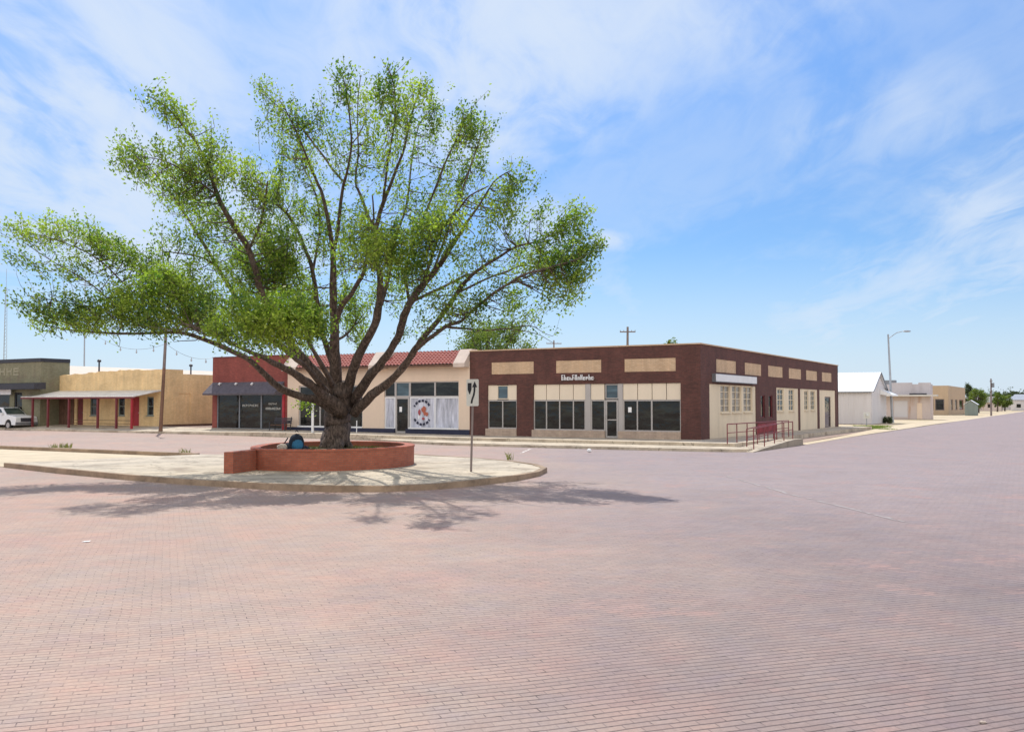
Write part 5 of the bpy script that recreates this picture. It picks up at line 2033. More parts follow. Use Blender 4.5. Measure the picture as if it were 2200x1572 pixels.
# ================================================================== CAR
def car():
    cg = Plane('f', 0)
    # nose at photo x=57, parallel to the kerb
    nose = wg(G(57, 923.5, 0.10))
    base = gw(nose.x - 2.3, nose.y, 0.12)
    t = thing('pickup_truck', 'white pickup truck parked by the kerb, cut by the left picture edge', 'truck', base)
    x1 = nose.x
    yc = nose.y
    z0 = 0.11
    W2 = 0.95

    def loft(prof, w_lo, w_hi, zl, zh, name, mat, smooth=False, par=t):
        mb = MB()
        n_ = len(prof)
        vs = []
        for s_ in (-1, 1):
            for (x, z) in prof:
                f = min(1, max(0, (z - zl) / (zh - zl)))
                w = w_lo + (w_hi - w_lo) * f
                vs.append((x1 + x, yc + s_ * w, z0 + z))
        mb.add(vs, [tuple(range(n_)), tuple(range(2 * n_ - 1, n_ - 1, -1))] + [(i, (i + 1) % n_, n_ + (i + 1) % n_, n_ + i) for i in range(n_)])
        o = build(name, mb, mat, par)
        bv = o.modifiers.new('bevel', 'BEVEL')
        bv.width = 0.04
        bv.segments = 2
        bv.limit_method = 'ANGLE'
        return o
    # lower body with wheel arches cut in the outline
    prof = [(-0.02, 0.45), (0.0, 0.75), (-0.05, 1.02), (-0.25, 1.1), (-1.45, 1.2), (-5.55, 1.22), (-5.6, 0.5)]

    def arch(cx):
        return [(cx + 0.44 * cos(radians(a)), 0.40 + 0.44 * sin(radians(a))) for a in range(0, 181, 20)]
    low = [(-5.5, 0.38)] + list(reversed([(p[0], max(p[1], .36)) for p in arch(-4.55)])) + list(reversed([(p[0], max(p[1], .36)) for p in arch(-0.98)])) + [(-0.1, 0.36)]
    body = loft(prof + low, 0.97, 0.90, 0.4, 1.25, 'body', M['car_white'])
    cab = loft([(-1.35, 1.19), (-2.15, 1.76), (-2.5, 1.80), (-4.0, 1.80), (-4.15, 1.74), (-4.3, 1.19)], 0.88, 0.72, 1.2, 1.8, 'cab', M['car_white'])
    for s_ in (-1, 1):
        for q in ([(-1.75, 1.24), (-2.28, 1.66), (-2.95, 1.69), (-2.95, 1.24)], [(-3.03, 1.24), (-3.03, 1.69), (-3.85, 1.69), (-4.05, 1.24)]):
            mb = MB()
            vs = []
            for dz in (0, 1):
                for (x, z) in q:
                    w = 0.88 - 0.16 * (z - 1.2) / 0.6 + (0.006 if dz else -0.02)
                    vs.append((x1 + x, yc + s_ * w, z0 + z))
            n_ = len(q)
            mb.add(vs, [tuple(range(n_)), tuple(range(2 * n_ - 1, n_ - 1, -1))] + [(i, (i + 1) % n_, n_ + (i + 1) % n_, n_ + i) for i in range(n_)])
            build('side_window', mb, M['car_glass'], cab)
    mb = MB()
    q = [(-1.42, 1.25), (-2.12, 1.745)]
    mb.add([(x1 + q[0][0] + .012, yc - .78, z0 + q[0][1]), (x1 + q[0][0] + .012, yc + .78, z0 + q[0][1]), (x1 + q[1][0] + .012, yc + .66, z0 + q[1][1]), (x1 + q[1][0] + .012, yc - .66, z0 + q[1][1])], [(0, 1, 2, 3)])
    build('windscreen', mb, M['car_glass'], cab)
    for cx in (-0.98, -4.55):
        for s_ in (-1, 1):
            mb = MB()
            yy = yc + s_ * 0.84
            ring_ = []
            mb.tube([(x1 + cx, yy - 0.12, z0 + 0.38), (x1 + cx, yy - 0.1, z0 + 0.38), (x1 + cx, yy + 0.1, z0 + 0.38), (x1 + cx, yy + 0.12, z0 + 0.38)], [0.34, 0.375, 0.375, 0.34], 24)
            wh = build('wheel', mb, M['rubber'], t, smooth=False)
            mb = MB()
            mb.tube([(x1 + cx, yy + s_ * 0.118, z0 + 0.38), (x1 + cx, yy + s_ * 0.13, z0 + 0.38)], [0.23, 0.2], 16)
            build('rim', mb, M['alu'], wh)
    mb = MB()
    mb.box(x1 - 0.12, x1 + 0.06, yc - 0.93, yc + 0.93, z0 + 0.40, z0 + 0.62)
    build('front_bumper', mb, M['grey_metal'], t)
    mb = MB()
    mb.box(x1 - 0.03, x1 + 0.02, yc - 0.5, yc + 0.5, z0 + 0.66, z0 + 0.96)
    build('grille', mb, M['dark_metal'], t)
    for s_ in (-1, 1):
        mb = MB()
        mb.box(x1 - 0.10, x1 + 0.015, yc + s_ * 0.54, yc + s_ * 0.88, z0 + 0.74, z0 + 0.95)
        build('headlight', mb, M['lamp_glass'], t)
        mb = MB()
        mb.box(x1 - 1.85, x1 - 1.7, yc + s_ * 0.90, yc + s_ * 1.08, z0 + 1.2, z0 + 1.38)
        build('mirror', mb, M['car_white'], t)


car()

# ================================================================== BACKGROUND TREES
LEAFQ = None


def leaves(centers, radii, counts, size, seed, flat=1.0):
    """numpy leaf quads (bent diamond) scattered in gaussian blobs; returns vertex/face arrays"""
    r = np.random.default_rng(seed)
    C_ = np.repeat(np.asarray(centers, float), counts, axis=0)
    R_ = np.repeat(np.asarray(radii, float), counts, axis=0)
    n_ = len(C_)
    P_ = C_ + np.clip(r.normal(size=(n_, 3)), -2.2, 2.2) * R_ * 0.55
    d = r.normal(size=(n_, 3))
    d[:, 2] -= 0.35
    d /= np.linalg.norm(d, axis=1, keepdims=True)
    u = r.normal(size=(n_, 3))
    u[:, 2] *= 0.5
    s_ = np.cross(d, u)
    s_ /= np.linalg.norm(s_, axis=1, keepdims=True) + 1e-9
    L = size * r.uniform(0.7, 1.3, (n_, 1))
    Wd = L * 0.27
    a = P_ - d * L * 0.5
    b_ = P_ + s_ * Wd
    c = P_ + d * L * 0.5
    e = P_ - s_ * Wd
    V_ = np.stack([a, b_, c, e], 1).reshape(-1, 3)
    return V_


def leafobj(name, V_, mat, parent):
    n_ = len(V_) // 4
    Mi = np.array(FR[parent.name].inverted())
    V2 = V_ @ Mi[:3, :3].T + Mi[:3, 3]
    me = bpy.data.meshes.new(name)
    me.vertices.add(len(V2))
    me.vertices.foreach_set('co', V2.astype(np.float32).ravel())
    me.loops.add(n_ * 4)
    me.polygons.add(n_)
    me.loops.foreach_set('vertex_index', np.arange(n_ * 4, dtype=np.int32))
    me.polygons.foreach_set('loop_start', np.arange(0, n_ * 4, 4, dtype=np.int32))
    me.update(calc_edges=True)
    me.validate()
    me.materials.append(mat)
    o = bpy.data.objects.new(name, me)
    COL.objects.link(o)
    o.parent = parent
    return o


def bg_tree(px, py_top, Y, width_px, label, leaf='leaf_far', crown_frac=0.62, dens=1.0, seed=1, z0=0, group='trees beyond the buildings', name='tree', lsz=None):
    top = at(px, py_top, Y)
    Hh = top.z
    Rw = width_px * Y / F / 2
    t = thing(name, label, 'tree', (top.x, Y, 0), group, rotz=0)
    r = random.Random(seed)
    mb = MB(IDM)
    base = Vector((top.x, Y, 0))
    zc_ = Hh * (1 - crown_frac / 2)
    mb.tube([base, base + Vector((0.1, 0, Hh * 0.25)), base + Vector((0.0, 0.1, Hh * 0.5))], [Hh * 0.045, Hh * 0.033, Hh * 0.025], 7)
    cs, rs = [], []
    rz_ = Hh * crown_frac / 2
    for _ in range(int(30 * dens)):
        while True:
            v = Vector((r.uniform(-1, 1), r.uniform(-1, 1), r.uniform(-1, 1)))
            if 0.35 < v.length < 1:
                break
        c = Vector((top.x + v.x * Rw * 0.9, Y + v.y * Rw * 0.9, zc_ + v.z * rz_ * 0.9))
        q = r.uniform(0.10, 0.28)
        cs.append(tuple(c))
        rs.append((Rw * q * 1.25, Rw * q * 1.25, rz_ * q))
        st = base + Vector((0, 0, Hh * r.uniform(0.28, 0.5)))
        mb.tube([st, (st + c) / 2 + Vector((0, 0, 0.2)), c], [Hh * 0.014, Hh * 0.009, Hh * 0.003], 5)
    build('trunk', mb, M['bark'], t)
    size = lsz or max(0.20, 1.9 * Y / F)
    cnt = [int(r.uniform(190, 330)) for _ in cs]
    leafobj('crown', leaves(cs, rs, cnt, size, seed), M[leaf], t)
    return t


bg_tree(1048, 682, 84, 200, 'round green tree rising behind the roof joint of the two shops', seed=3, dens=2.2, crown_frac=0.66)
bg_tree(1446, 722, 120, 52, 'small treetop just showing over the brick roof corner', seed=4, dens=1.2)
bg_tree(2084, 823, 235, 30, 'dark tree directly behind the green shed', 'leaf_dark', 0.8, 1.0, 5)
bg_tree(2101, 832, 228, 42, 'bright green tree between the shed and the far utility pole', 'leaf_far', 0.85, 1.3, 6)
bg_tree(2142, 842, 260, 26, 'narrow green tree just right of the far utility pole', 'leaf_far', 0.85, 1.0, 7)
bg_tree(2158, 845, 290, 28, 'rounded green tree second right of the far utility pole', 'leaf_far', 0.85, 1.0, 8)
bg_tree(2176, 838, 380, 46, 'dusky tree rising above the far pale low house', 'leaf_dark', 0.85, 1.2, 9)
bg_tree(2203, 841, 400, 50, 'dusky tree cut by the right picture edge', 'leaf_dark', 0.85, 1.2, 10)
bg_tree(2150, 843, 400, 46, 'broad dusky distant tree between the far pole and the pale house', 'leaf_dark', 0.85, 1.4, 13)
bg_tree(2190, 845, 420, 48, 'broad dusky distant tree behind the far white gabled house', 'leaf_dark', 0.85, 1.4, 14)
bg_tree(2118, 851, 330, 34, 'small green tree just left of the far utility pole', 'leaf_far', 0.85, 1.2, 15)
bg_tree(2124, 853, 420, 40, 'hazy distant tree behind the far utility pole', 'leaf_dark', 0.85, 1.0, 12)
for i, (px, py, w_, Yd, lab) in enumerate([(1908, 903, 16, 108, 'dark scrubby bush at the foot of the white shed'), (2090, 880, 30, 215, 'low bush beside the green shed')]):
    p = at(px, 0, Yd)
    c = at(px, py, Yd)
    t = thing('bush', lab, 'bush', (c.x, c.y, 0), rotz=0)
    Rw = w_ * Yd / F / 2
    cs = [(c.x + random.uniform(-.7, .7) * Rw, c.y + random.uniform(-.5, .5), random.uniform(0.15, 0.6)) for _ in range(7)]
    leafobj('foliage', leaves(cs, [(Rw * .4, .4, .22)] * 7, [120] * 7, 0.16, 30 + i), M['leaf_dark'], t)
    mb = MB(IDM)
    for q in cs:
        mb.tube([(c.x, c.y, 0), q], [0.03, 0.012], 4)
    build('stems', mb, M['bark'], t)
pts_ = []
for k in range(46):
    q = G(random.uniform(1838, 1912), random.uniform(915, 923), 0)
    pts_.append((q.x, q.y, 0.0, 0.7))
g_ = build('grass_patch', tufts('g', pts_, 0.12, 0.02, 60, None), M['leaf_far'], rot=False)
g_['label'] = 'patch of green grass on the verge before the white shed'
g_['category'] = 'grass'
kind(g_, 'stuff')
# a far wooded horizon
hv = []
cs, rs, ct = [], [], []
for i in range(240):
    x = -760 + i * 7.6 + random.uniform(-3, 3)
    y = 760 + random.uniform(-25, 25)
    h = random.uniform(5, 12)
    cs.append((x, y, h * 0.6))
    rs.append((5.0, 5.0, h * 0.6))
    ct.append(150)
emp = thing('far_tree_line', 'low dark line of far trees along the horizon', 'woodland', (0, 760, 0), rotz=0)
o = leafobj('foliage', leaves(cs, rs, ct, 1.6, 55), M['leaf_dark'], emp)
kind(emp, 'stuff')

# ================================================================== THE BIG TREE
TY = 34.0
BT = at(720, 958, TY)
big = thing('big_tree', 'wide spreading broadleaf tree with many limbs standing in the brick planter', 'tree', (BT.x, TY, 0.6), rotz=0)
limbs = []      # (points, radii)


def lean(y):
    return 6.8 * min(1, max(0, (880 - y) / 700)) ** 0.9


def limb(pts, dz0, dz1, px_scale=1.0, wob=0.0):
    """pixel polyline (x, y, radius px) with depth running from dz0 to dz1 (metres, negative = towards the camera)"""
    n_ = len(pts)
    L = [0]
    for i in range(1, n_):
        L.append(L[-1] + sqrt((pts[i][0] - pts[i - 1][0]) ** 2 + (pts[i][1] - pts[i - 1][1]) ** 2))
    P_, R_ = [], []
    for i, (x, y, r) in enumerate(pts):
        f = L[i] / L[-1]
        Y = TY + dz0 + (dz1 - dz0) * f - lean(y)
        r = r * (0.90 if r >= 24 else 0.81 if r > 11 else 0.76)
        P_.append(at(x, y, Y))
        R_.append(r * Y / F)
    # refine with a spline and a little irregularity
    QP, QR = [], []
    for i in range(n_ - 1):
        p0, p1, p2, p3 = P_[max(i - 1, 0)], P_[i], P_[i + 1], P_[min(i + 2, n_ - 1)]
        k = 3
        for j in range(k):
            t = j / k
            q = 0.5 * ((2 * p1) + (p2 - p0) * t + (2 * p0 - 5 * p1 + 4 * p2 - p3) * t * t + (-p0 + 3 * p1 - 3 * p2 + p3) * t ** 3)
            rr = R_[i] + (R_[i + 1] - R_[i]) * t
            q = q + Vector((random.uniform(-1, 1), random.uniform(-1, 1), random.uniform(-1, 1))) * rr * 0.12
            QP.append(q)
            QR.append(rr * random.uniform(0.94, 1.07))
    QP.append(P_[-1])
    QR.append(R_[-1])
    limbs.append((QP, QR))


limb([(721, 966, 36), (721, 952, 33), (722, 935, 31), (724, 912, 30), (727, 890, 30.5), (729, 868, 31), (730, 850, 27), (731, 836, 24.8), (732, 820, 14)], 0, 0)
for a_ in (0.3, 1.5, 2.8, 4.0, 5.2):   # root flare
    c = at(721, 935, TY)
    e = Vector((BT.x + cos(a_) * 0.66, TY + sin(a_) * 0.66, 0.56))
    limbs.append(([c + Vector((cos(a_) * .2, sin(a_) * .2, 0)), (c + e) / 2 + Vector((cos(a_) * .08, sin(a_) * .08, -0.1)), e], [0.26, 0.2, 0.08]))
limb([(728, 885, 20), (690, 862, 13), (655, 853, 11), (613, 841, 10), (585, 822, 9), (561, 797, 8), (533, 772, 8), (494, 752, 7), (440, 729, 6), (389, 714, 5), (332, 715, 4), (252, 717, 3.5), (160, 710, 2.5), (95, 698, 1.4)], -.3, -3.2)
limb([(735, 885, 20), (700, 852, 14), (672, 830, 12), (641, 808, 11), (610, 790, 9), (581, 776, 8), (544, 758, 6), (500, 738, 5), (455, 715, 3), (395, 695, 2)], -.4, -5)
limb([(728, 872, 18), (700, 830, 14), (683, 800, 10), (655, 775, 8), (620, 752, 7), (585, 728, 5), (545, 700, 3), (500, 680, 2)], .2, 2)
limb([(725, 870, 17), (690, 815, 13), (655, 775, 12), (615, 725, 11), (585, 680, 10.5), (562, 630, 10), (548, 580, 9), (534, 536, 8.5), (512, 498, 8), (490, 465, 7.5), (467, 420, 6.5), (450, 367, 5), (423, 309, 4), (392, 269, 3), (356, 229, 2), (318, 207, 1)], 0, -1.5)
limb([(700, 820, 11), (672, 798, 9), (620, 757, 7), (575, 722, 6.5), (530, 680, 6), (499, 625, 5.5), (472, 581, 5), (445, 536, 4.5), (414, 487, 4), (387, 443, 3.5), (361, 407, 3), (330, 370, 2), (286, 333, 1)], 0.3, 2.5)
limb([(472, 578, 3), (440, 556, 2.5), (400, 546, 2), (350, 540, 1.3)], 1.6, 1.0)
limb([(252, 716, 2.5), (262, 690, 2.5), (230, 640, 2), (180, 600, 1.6), (110, 560, 1.2), (50, 520, .8)], -2.5, -3.5)
limb([(389, 714, 3.5), (360, 680, 3), (300, 640, 2.6), (262, 605, 2.2), (215, 560, 2), (160, 530, 1.5), (90, 505, 1)], -2.2, -1)
limb([(332, 715, 2.6), (300, 690, 2.2), (220, 665, 2), (140, 650, 1.5), (60, 635, 1)], -2.4, -4)
limb([(440, 728, 3.5), (430, 690, 3), (400, 640, 2.4), (380, 600, 1.6)], -1.7, -3)
limb([(722, 880, 20), (720, 820, 16), (720, 755, 14), (718, 700, 12), (717, 656, 11), (716, 600, 10), (716, 548, 8.5), (712, 520, 7), (707, 483, 6), (693, 420, 5), (680, 389, 4), (660, 340, 3), (640, 290, 2.5), (618, 245, 1.5), (600, 215, 1)], 0.1, 1)
limb([(716, 540, 6), (726, 500, 5), (730, 456, 5), (738, 400, 4.5), (748, 360, 3.5), (755, 310, 3), (752, 260, 2.5), (745, 200, 1.5), (738, 168, 1)], .6, -2)
limb([(740, 392, 3.5), (715, 365, 3), (698, 340, 3), (667, 300, 2.5), (640, 265, 2), (605, 235, 1.2), (562, 200, 1)], 0, 2)
limb([(722, 690, 9), (735, 655, 8), (752, 635, 7), (766, 612, 6.5), (779, 590, 6), (788, 560, 5), (795, 520, 4), (803, 470, 3), (800, 420, 2)], .1, -3.5)
limb([(740, 860, 17), (755, 800, 13), (775, 752, 12), (800, 710, 11), (812, 670, 11), (817, 630, 10), (817, 600, 9), (811, 565, 8), (806, 520, 7.5), (808, 490, 7), (823, 438, 5.5), (840, 394, 4.5), (854, 358, 4), (867, 323, 3.5), (876, 280, 3), (888, 235, 2), (905, 190, 1.2)], 0, -1)
limb([(806, 500, 5), (790, 460, 4.5), (775, 420, 4), (764, 390, 3), (770, 330, 2.5), (768, 270, 2), (770, 200, 1.5), (775, 162, 1)], -.6, 1.5)
limb([(823, 438, 4), (828, 390, 3.5), (834, 340, 3), (845, 280, 2.5), (850, 230, 2), (845, 180, 1.5), (832, 142, 1)], -.7, -3.5)
limb([(818, 655, 7), (830, 612, 6), (842, 560, 5), (850, 510, 4), (868, 460, 3), (878, 410, 3), (885, 340, 2), (900, 270, 1.5), (930, 232, 1)], 0, 2.5)
limb([(758, 865, 15), (790, 812, 13), (815, 785, 12), (841, 750, 11), (858, 715, 11), (868, 680, 11), (886, 642, 10.5), (911, 609, 9.5), (933, 583, 8.5), (952, 557, 7.5), (970, 530, 6), (995, 490, 4), (1030, 440, 3), (1062, 390, 2), (1100, 365, 1)], 0, -2)
limb([(905, 615, 5), (925, 560, 4.5), (938, 520, 4), (958, 480, 4), (985, 450, 3), (1010, 420, 2.5), (1050, 400, 1.5)], -.8, -3.5)
limb([(880, 650, 5), (872, 600, 4), (882, 540, 4), (905, 480, 3.5), (925, 430, 3), (945, 380, 3), (965, 330, 2.5), (985, 290, 2), (1002, 242, 1)], -.5, 1.5)
limb([(930, 585, 4), (960, 500, 3.5), (985, 430, 3), (1010, 360, 2), (1030, 300, 1.5), (1040, 262, 1)], -1, 2.2)
limb([(760, 888, 14), (800, 846, 12), (841, 818, 11), (872, 781, 10), (892, 750, 9), (910, 725, 8.5), (940, 690, 7), (965, 655, 7), (985, 625, 6), (1005, 600, 5), (1035, 575, 4.5), (1075, 550, 4), (1110, 530, 3), (1150, 520, 2), (1205, 498, 1.2)], -.4, -3)
limb([(892, 752, 6), (930, 722, 6), (960, 700, 5.5), (990, 690, 5), (1010, 672, 4.5), (1025, 660, 4), (1060, 630, 4), (1095, 608, 3.5), (1125, 590, 3), (1180, 575, 2), (1245, 556, 1.2)], -1.4, -5)
limb([(885, 648, 5), (905, 638, 4.5), (940, 622, 4), (975, 605, 4), (1000, 592, 3.2), (1040, 585, 2)], -1, .5)
limb([(960, 702, 4), (1000, 706, 3), (1050, 710, 2.5), (1090, 706, 1.8), (1130, 712, 1.2), (1160, 720, .8), (1190, 737, .6)], -2, -2.5)
limb([(1100, 703, 1.6), (1140, 700, 1.2), (1170, 716, .8), (1188, 722, .6)], -2.2, -2.6)
limb([(989, 626, 3.5), (1050, 597, 3), (1090, 583, 3), (1130, 570, 2), (1200, 590, 1.3)], -2, 0)
limb([(722, 800, 10), (700, 740, 8), (688, 690, 7), (680, 640, 6.5), (670, 573, 6), (655, 535, 5), (641, 500, 4.5), (614, 456, 4), (579, 430, 3), (540, 396, 1.5)], .4, 3)
limb([(672, 585, 4), (680, 540, 3.5), (686, 500, 3), (684, 440, 2.5), (665, 380, 2), (650, 330, 1.5)], 1.7, 3.6)
limb([(700, 840, 9), (660, 790, 6), (620, 760, 5), (590, 730, 4), (565, 700, 3), (540, 680, 2)], -.8, -6)
limb([(715, 830, 9), (690, 780, 7), (665, 740, 5), (650, 700, 4), (640, 670, 2.5)], -1, -6)
limb([(700, 740, 5), (735, 725, 4), (760, 700, 3), (775, 660, 2)], .6, 3)
limb([(560, 628, 4), (585, 590, 3.5), (600, 560, 3), (610, 520, 2)], -.4, 1.5)
limb([(534, 536, 4), (560, 480, 3.5), (570, 430, 3), (575, 390, 2)], -1, -3)
limb([(467, 420, 3), (440, 400, 2.5), (400, 370, 2), (350, 345, 1.4), (300, 335, 1)], -1.2, -3)

mb = MB(IDM)
for (P_, R_) in limbs:
    mb.tube(P_, R_, 12 if R_[0] > 0.12 else 7, True)
gn = []
for v in mb.v:
    p = Vector(v)
    k = min(1, max(0.15, (5.5 - p.z) / 4))
    gn.append(tuple(p + (mnoise.noise_vector(p * 1.3) * 0.05 + mnoise.noise_vector(p * 4.5) * 0.035) * k))
mb.v = gn
# foliage clusters traced from the photograph: x, y, rx, ry (px), depth offset (m), density
CL = [
 (30, 492, 30, 22, -1.5, .8), (80, 512, 45, 28, -1, .9), (130, 487, 40, 22, -1, .9), (172, 505, 42, 26, -1, 1), (210, 525, 45, 28, -.5, 1), (252, 545, 45, 32, -1, 1.2), (55, 560, 38, 20, -3, .8),
 (105, 572, 50, 20, -3, .8), (150, 590, 40, 18, -3, .7), (292, 562, 42, 34, -1.5, 1.3), (325, 592, 35, 28, -1.5, 1), (180, 558, 50, 22, -2, .8), (235, 590, 40, 18, -2, .7), (342, 545, 26, 22, 1, .7),
 (42, 626, 22, 16, -4, .9), (72, 655, 38, 22, -4, 1), (105, 682, 40, 20, -4, 1), (150, 648, 34, 20, -3.5, .9), (145, 690, 50, 20, -3.5, 1.1), (200, 682, 60, 26, -3.5, 1.3), (252, 655, 50, 34, -3, 1.4),
 (302, 652, 55, 42, -3, 1.6), (352, 622, 50, 42, -3, 1.6), (395, 605, 46, 42, -2.5, 1.6), (425, 640, 50, 46, -3, 1.7), (335, 690, 62, 24, -3.5, 1.5), (402, 682, 60, 28, -3.5, 1.5), (445, 668, 38, 32, -4, 1.3), (220, 722, 30, 12, -3, .4), (90, 705, 22, 10, -3.5, .4),
 (482, 702, 40, 32, -6, 1.5), (520, 672, 44, 36, -6.5, 1.7), (560, 700, 50, 40, -7, 1.8), (602, 674, 46, 38, -7, 1.7), (640, 692, 48, 42, -7, 1.8), (682, 695, 30, 42, -6.5, 1.5), (652, 655, 40, 22, -6, 1.2), (540, 738, 50, 16, -6, .9), (620, 738, 40, 14, -6, .8), (500, 735, 30, 12, -5, .6),
 (300, 335, 46, 26, -2.5, .9), (275, 350, 30, 26, -2.5, .8), (342, 352, 46, 40, -2, 1.1), (382, 400, 44, 38, -1.5, 1.1), (330, 388, 38, 26, 2, .8), (400, 342, 40, 34, -2, .9), (432, 382, 44, 40, -1, 1.1), (372, 438, 42, 26, 2, .7),
 (432, 442, 44, 40, 0, 1), (402, 500, 46, 32, 1.5, .6), (358, 500, 36, 22, 1, .45), (462, 492, 38, 38, 0, 1), (452, 560, 42, 36, 1.5, 1), (522, 590, 44, 50, 0, 1.6), (577, 560, 54, 54, .5, 1.8), (602, 512, 46, 46, .5, 1.4), (560, 640, 44, 44, 1, 1.4),
 (622, 600, 42, 56, 1, 1.8), (560, 482, 40, 34, -2, 1), (500, 545, 26, 40, 1, .8), (480, 620, 22, 30, 1.5, .6),
 (318, 212, 28, 14, -1.5, .7), (345, 225, 30, 20, -1.5, .9), (372, 235, 26, 26, -1.5, .8), (396, 272, 34, 28, -1.2, .9), (430, 292, 32, 26, -1, .8), (448, 258, 18, 16, -1, .4), (470, 332, 34, 28, -1, .9), (492, 362, 38, 32, -2, .9), (522, 385, 38, 34, -2.5, 1), (547, 425, 42, 36, -2.5, 1), (590, 425, 44, 30, 2.5, 1), (372, 200, 12, 12, -1.5, .5),
 (592, 372, 28, 26, 2.5, .6), (560, 352, 26, 22, 2, .4),
 (566, 198, 24, 20, 1.8, .7), (585, 240, 28, 26, 2, .7), (622, 222, 32, 30, 1, .8), (632, 270, 36, 32, 1, .7), (662, 292, 36, 34, 1.5, .7), (592, 290, 36, 24, 2.5, .5), (560, 280, 26, 16, 2.5, .4), (622, 330, 36, 28, 2.5, .55), (652, 352, 36, 36, 2.5, .6), (612, 382, 36, 32, 2.5, .6), (682, 252, 28, 28, 1.5, .5), (655, 432, 42, 38, 2.5, .8), (625, 470, 34, 26, 2.5, .8), (692, 482, 32, 34, 2.5, .7), (610, 190, 12, 10, 1, .4),
 (738, 178, 24, 24, -2, .9), (742, 222, 32, 28, -2, .9), (772, 232, 32, 32, 1, .8), (792, 272, 32, 40, .5, .9), (830, 165, 20, 24, -3.5, .9), (835, 212, 32, 38, -3.5, 1), (852, 252, 32, 32, -2.5, .9), (880, 192, 28, 28, -1.5, .9), (908, 202, 26, 22, -1, .8), (925, 235, 26, 26, 2, .8), (932, 262, 22, 26, 2, .8), (882, 262, 30, 26, -1, .7), (792, 322, 32, 32, .5, .6), (770, 360, 30, 26, 0, .3), (722, 292, 30, 30, 0, .35), (830, 330, 30, 30, -2, .35), (872, 322, 28, 28, 0, .4), (912, 312, 28, 28, 2, .4), (862, 402, 28, 28, 1, .3), (730, 340, 24, 30, -1, .35), (700, 230, 20, 18, 1.5, .4),
 (1010, 240, 22, 22, 1.5, 1), (1000, 275, 28, 32, 1.6, 1), (1026, 292, 32, 32, 2, 1), (990, 322, 36, 36, 1.6, .9), (1040, 332, 26, 36, 2, .8), (1012, 362, 42, 32, 2, .9), (982, 392, 36, 36, 1.5, .8), (942, 430, 38, 32, 1.2, .7), (952, 362, 22, 26, 1.5, .4), (1000, 430, 38, 22, 1, .6),
 (1112, 378, 28, 20, -2, .7), (1132, 402, 26, 22, -2, .7), (1092, 412, 38, 28, -2, .7), (1150, 440, 26, 22, -2, .7), (1130, 462, 38, 26, -2, .8), (1062, 440, 34, 26, -2.5, .7), (1082, 472, 42, 26, -2.5, .8), (1165, 462, 20, 16, -2, .5),
 (1228, 458, 26, 20, -3, 1), (1240, 480, 22, 26, -3, 1), (1212, 502, 38, 26, -3, 1.1), (1258, 532, 34, 22, -4, 1), (1222, 560, 48, 32, -4, 1.3), (1272, 545, 18, 16, -4, .9), (1182, 542, 40, 26, -3, 1.1), (1202, 600, 44, 32, -4, 1.3), (1240, 592, 34, 26, -4.5, 1.1), (1218, 640, 34, 18, -4, .9), (1160, 618, 40, 26, -3, 1), (1150, 580, 40, 22, -2.5, .9), (1122, 545, 36, 22, -2, .7), (1182, 650, 26, 14, -3, .6), (1155, 650, 22, 16, -3, .5),
 (762, 502, 42, 36, -3.5, 1.1), (800, 542, 46, 40, -4, 1.3), (852, 522, 46, 42, -3, 1.3), (902, 502, 46, 40, -2.5, 1.3), (952, 492, 42, 32, -3, 1.1), (1002, 482, 42, 26, -3, .9), (1042, 482, 34, 22, -3, .8), (862, 572, 48, 40, -2, 1.3), (922, 552, 44, 32, -2, 1.1), (740, 552, 32, 36, -2, .9), (702, 532, 24, 26, 0, .5), (722, 472, 36, 32, 1, .5), (672, 502, 32, 36, 2, .8), (782, 452, 32, 30, -1, .6), (852, 452, 30, 30, 0, .35), (902, 592, 36, 32, 0, .9), (842, 622, 36, 28, 1, .9), (890, 440, 26, 26, 0, .4), (1030, 530, 40, 20, -2, .5), (980, 540, 34, 24, -2, .7),
 (745, 655, 26, 50, 2, 1.5), (768, 700, 26, 38, 2.5, 1.5), (672, 640, 28, 36, 2, 1.3), (942, 642, 38, 22, -3, .9), (902, 682, 26, 22, -2, .5), (962, 672, 32, 18, -3, .8), (1002, 652, 38, 22, -3.5, .9), (1032, 690, 38, 22, -3, .9), (982, 612, 34, 18, -2, .6), (1062, 662, 42, 32, -3, 1), (1100, 652, 32, 32, -2, .9), (1112, 695, 28, 20, -2.5, .7), (1062, 622, 36, 20, -3, .7), (1085, 595, 30, 18, -2, .5), (872, 722, 20, 16, 0, .4), (905, 735, 16, 14, 0, .4), (655, 730, 26, 20, 1, 1), (800, 640, 26, 34, 2, 1.2), (870, 650, 24, 22, 1, .7), (730, 600, 22, 34, 2, 1),
 (430, 748, 14, 8, -3, .35), (640, 862, 12, 10, -.5, .6), (660, 868, 14, 8, -.5, .6),
]
DIRV = Vector((-0.28, -1.0, 0)).normalized()
limb_pts = np.array([tuple(p) for (P_, R_) in limbs[6:] for p in P_])
limb_r = np.array([r_ for (P_, R_) in limbs[6:] for r_ in R_])
HUB = Vector((BT.x, TY - 0.5, 2.0))
rr = random.Random(5)
r2 = np.random.default_rng(9)
sp_b, sp_d, sp_l, cnt = [], [], [], []
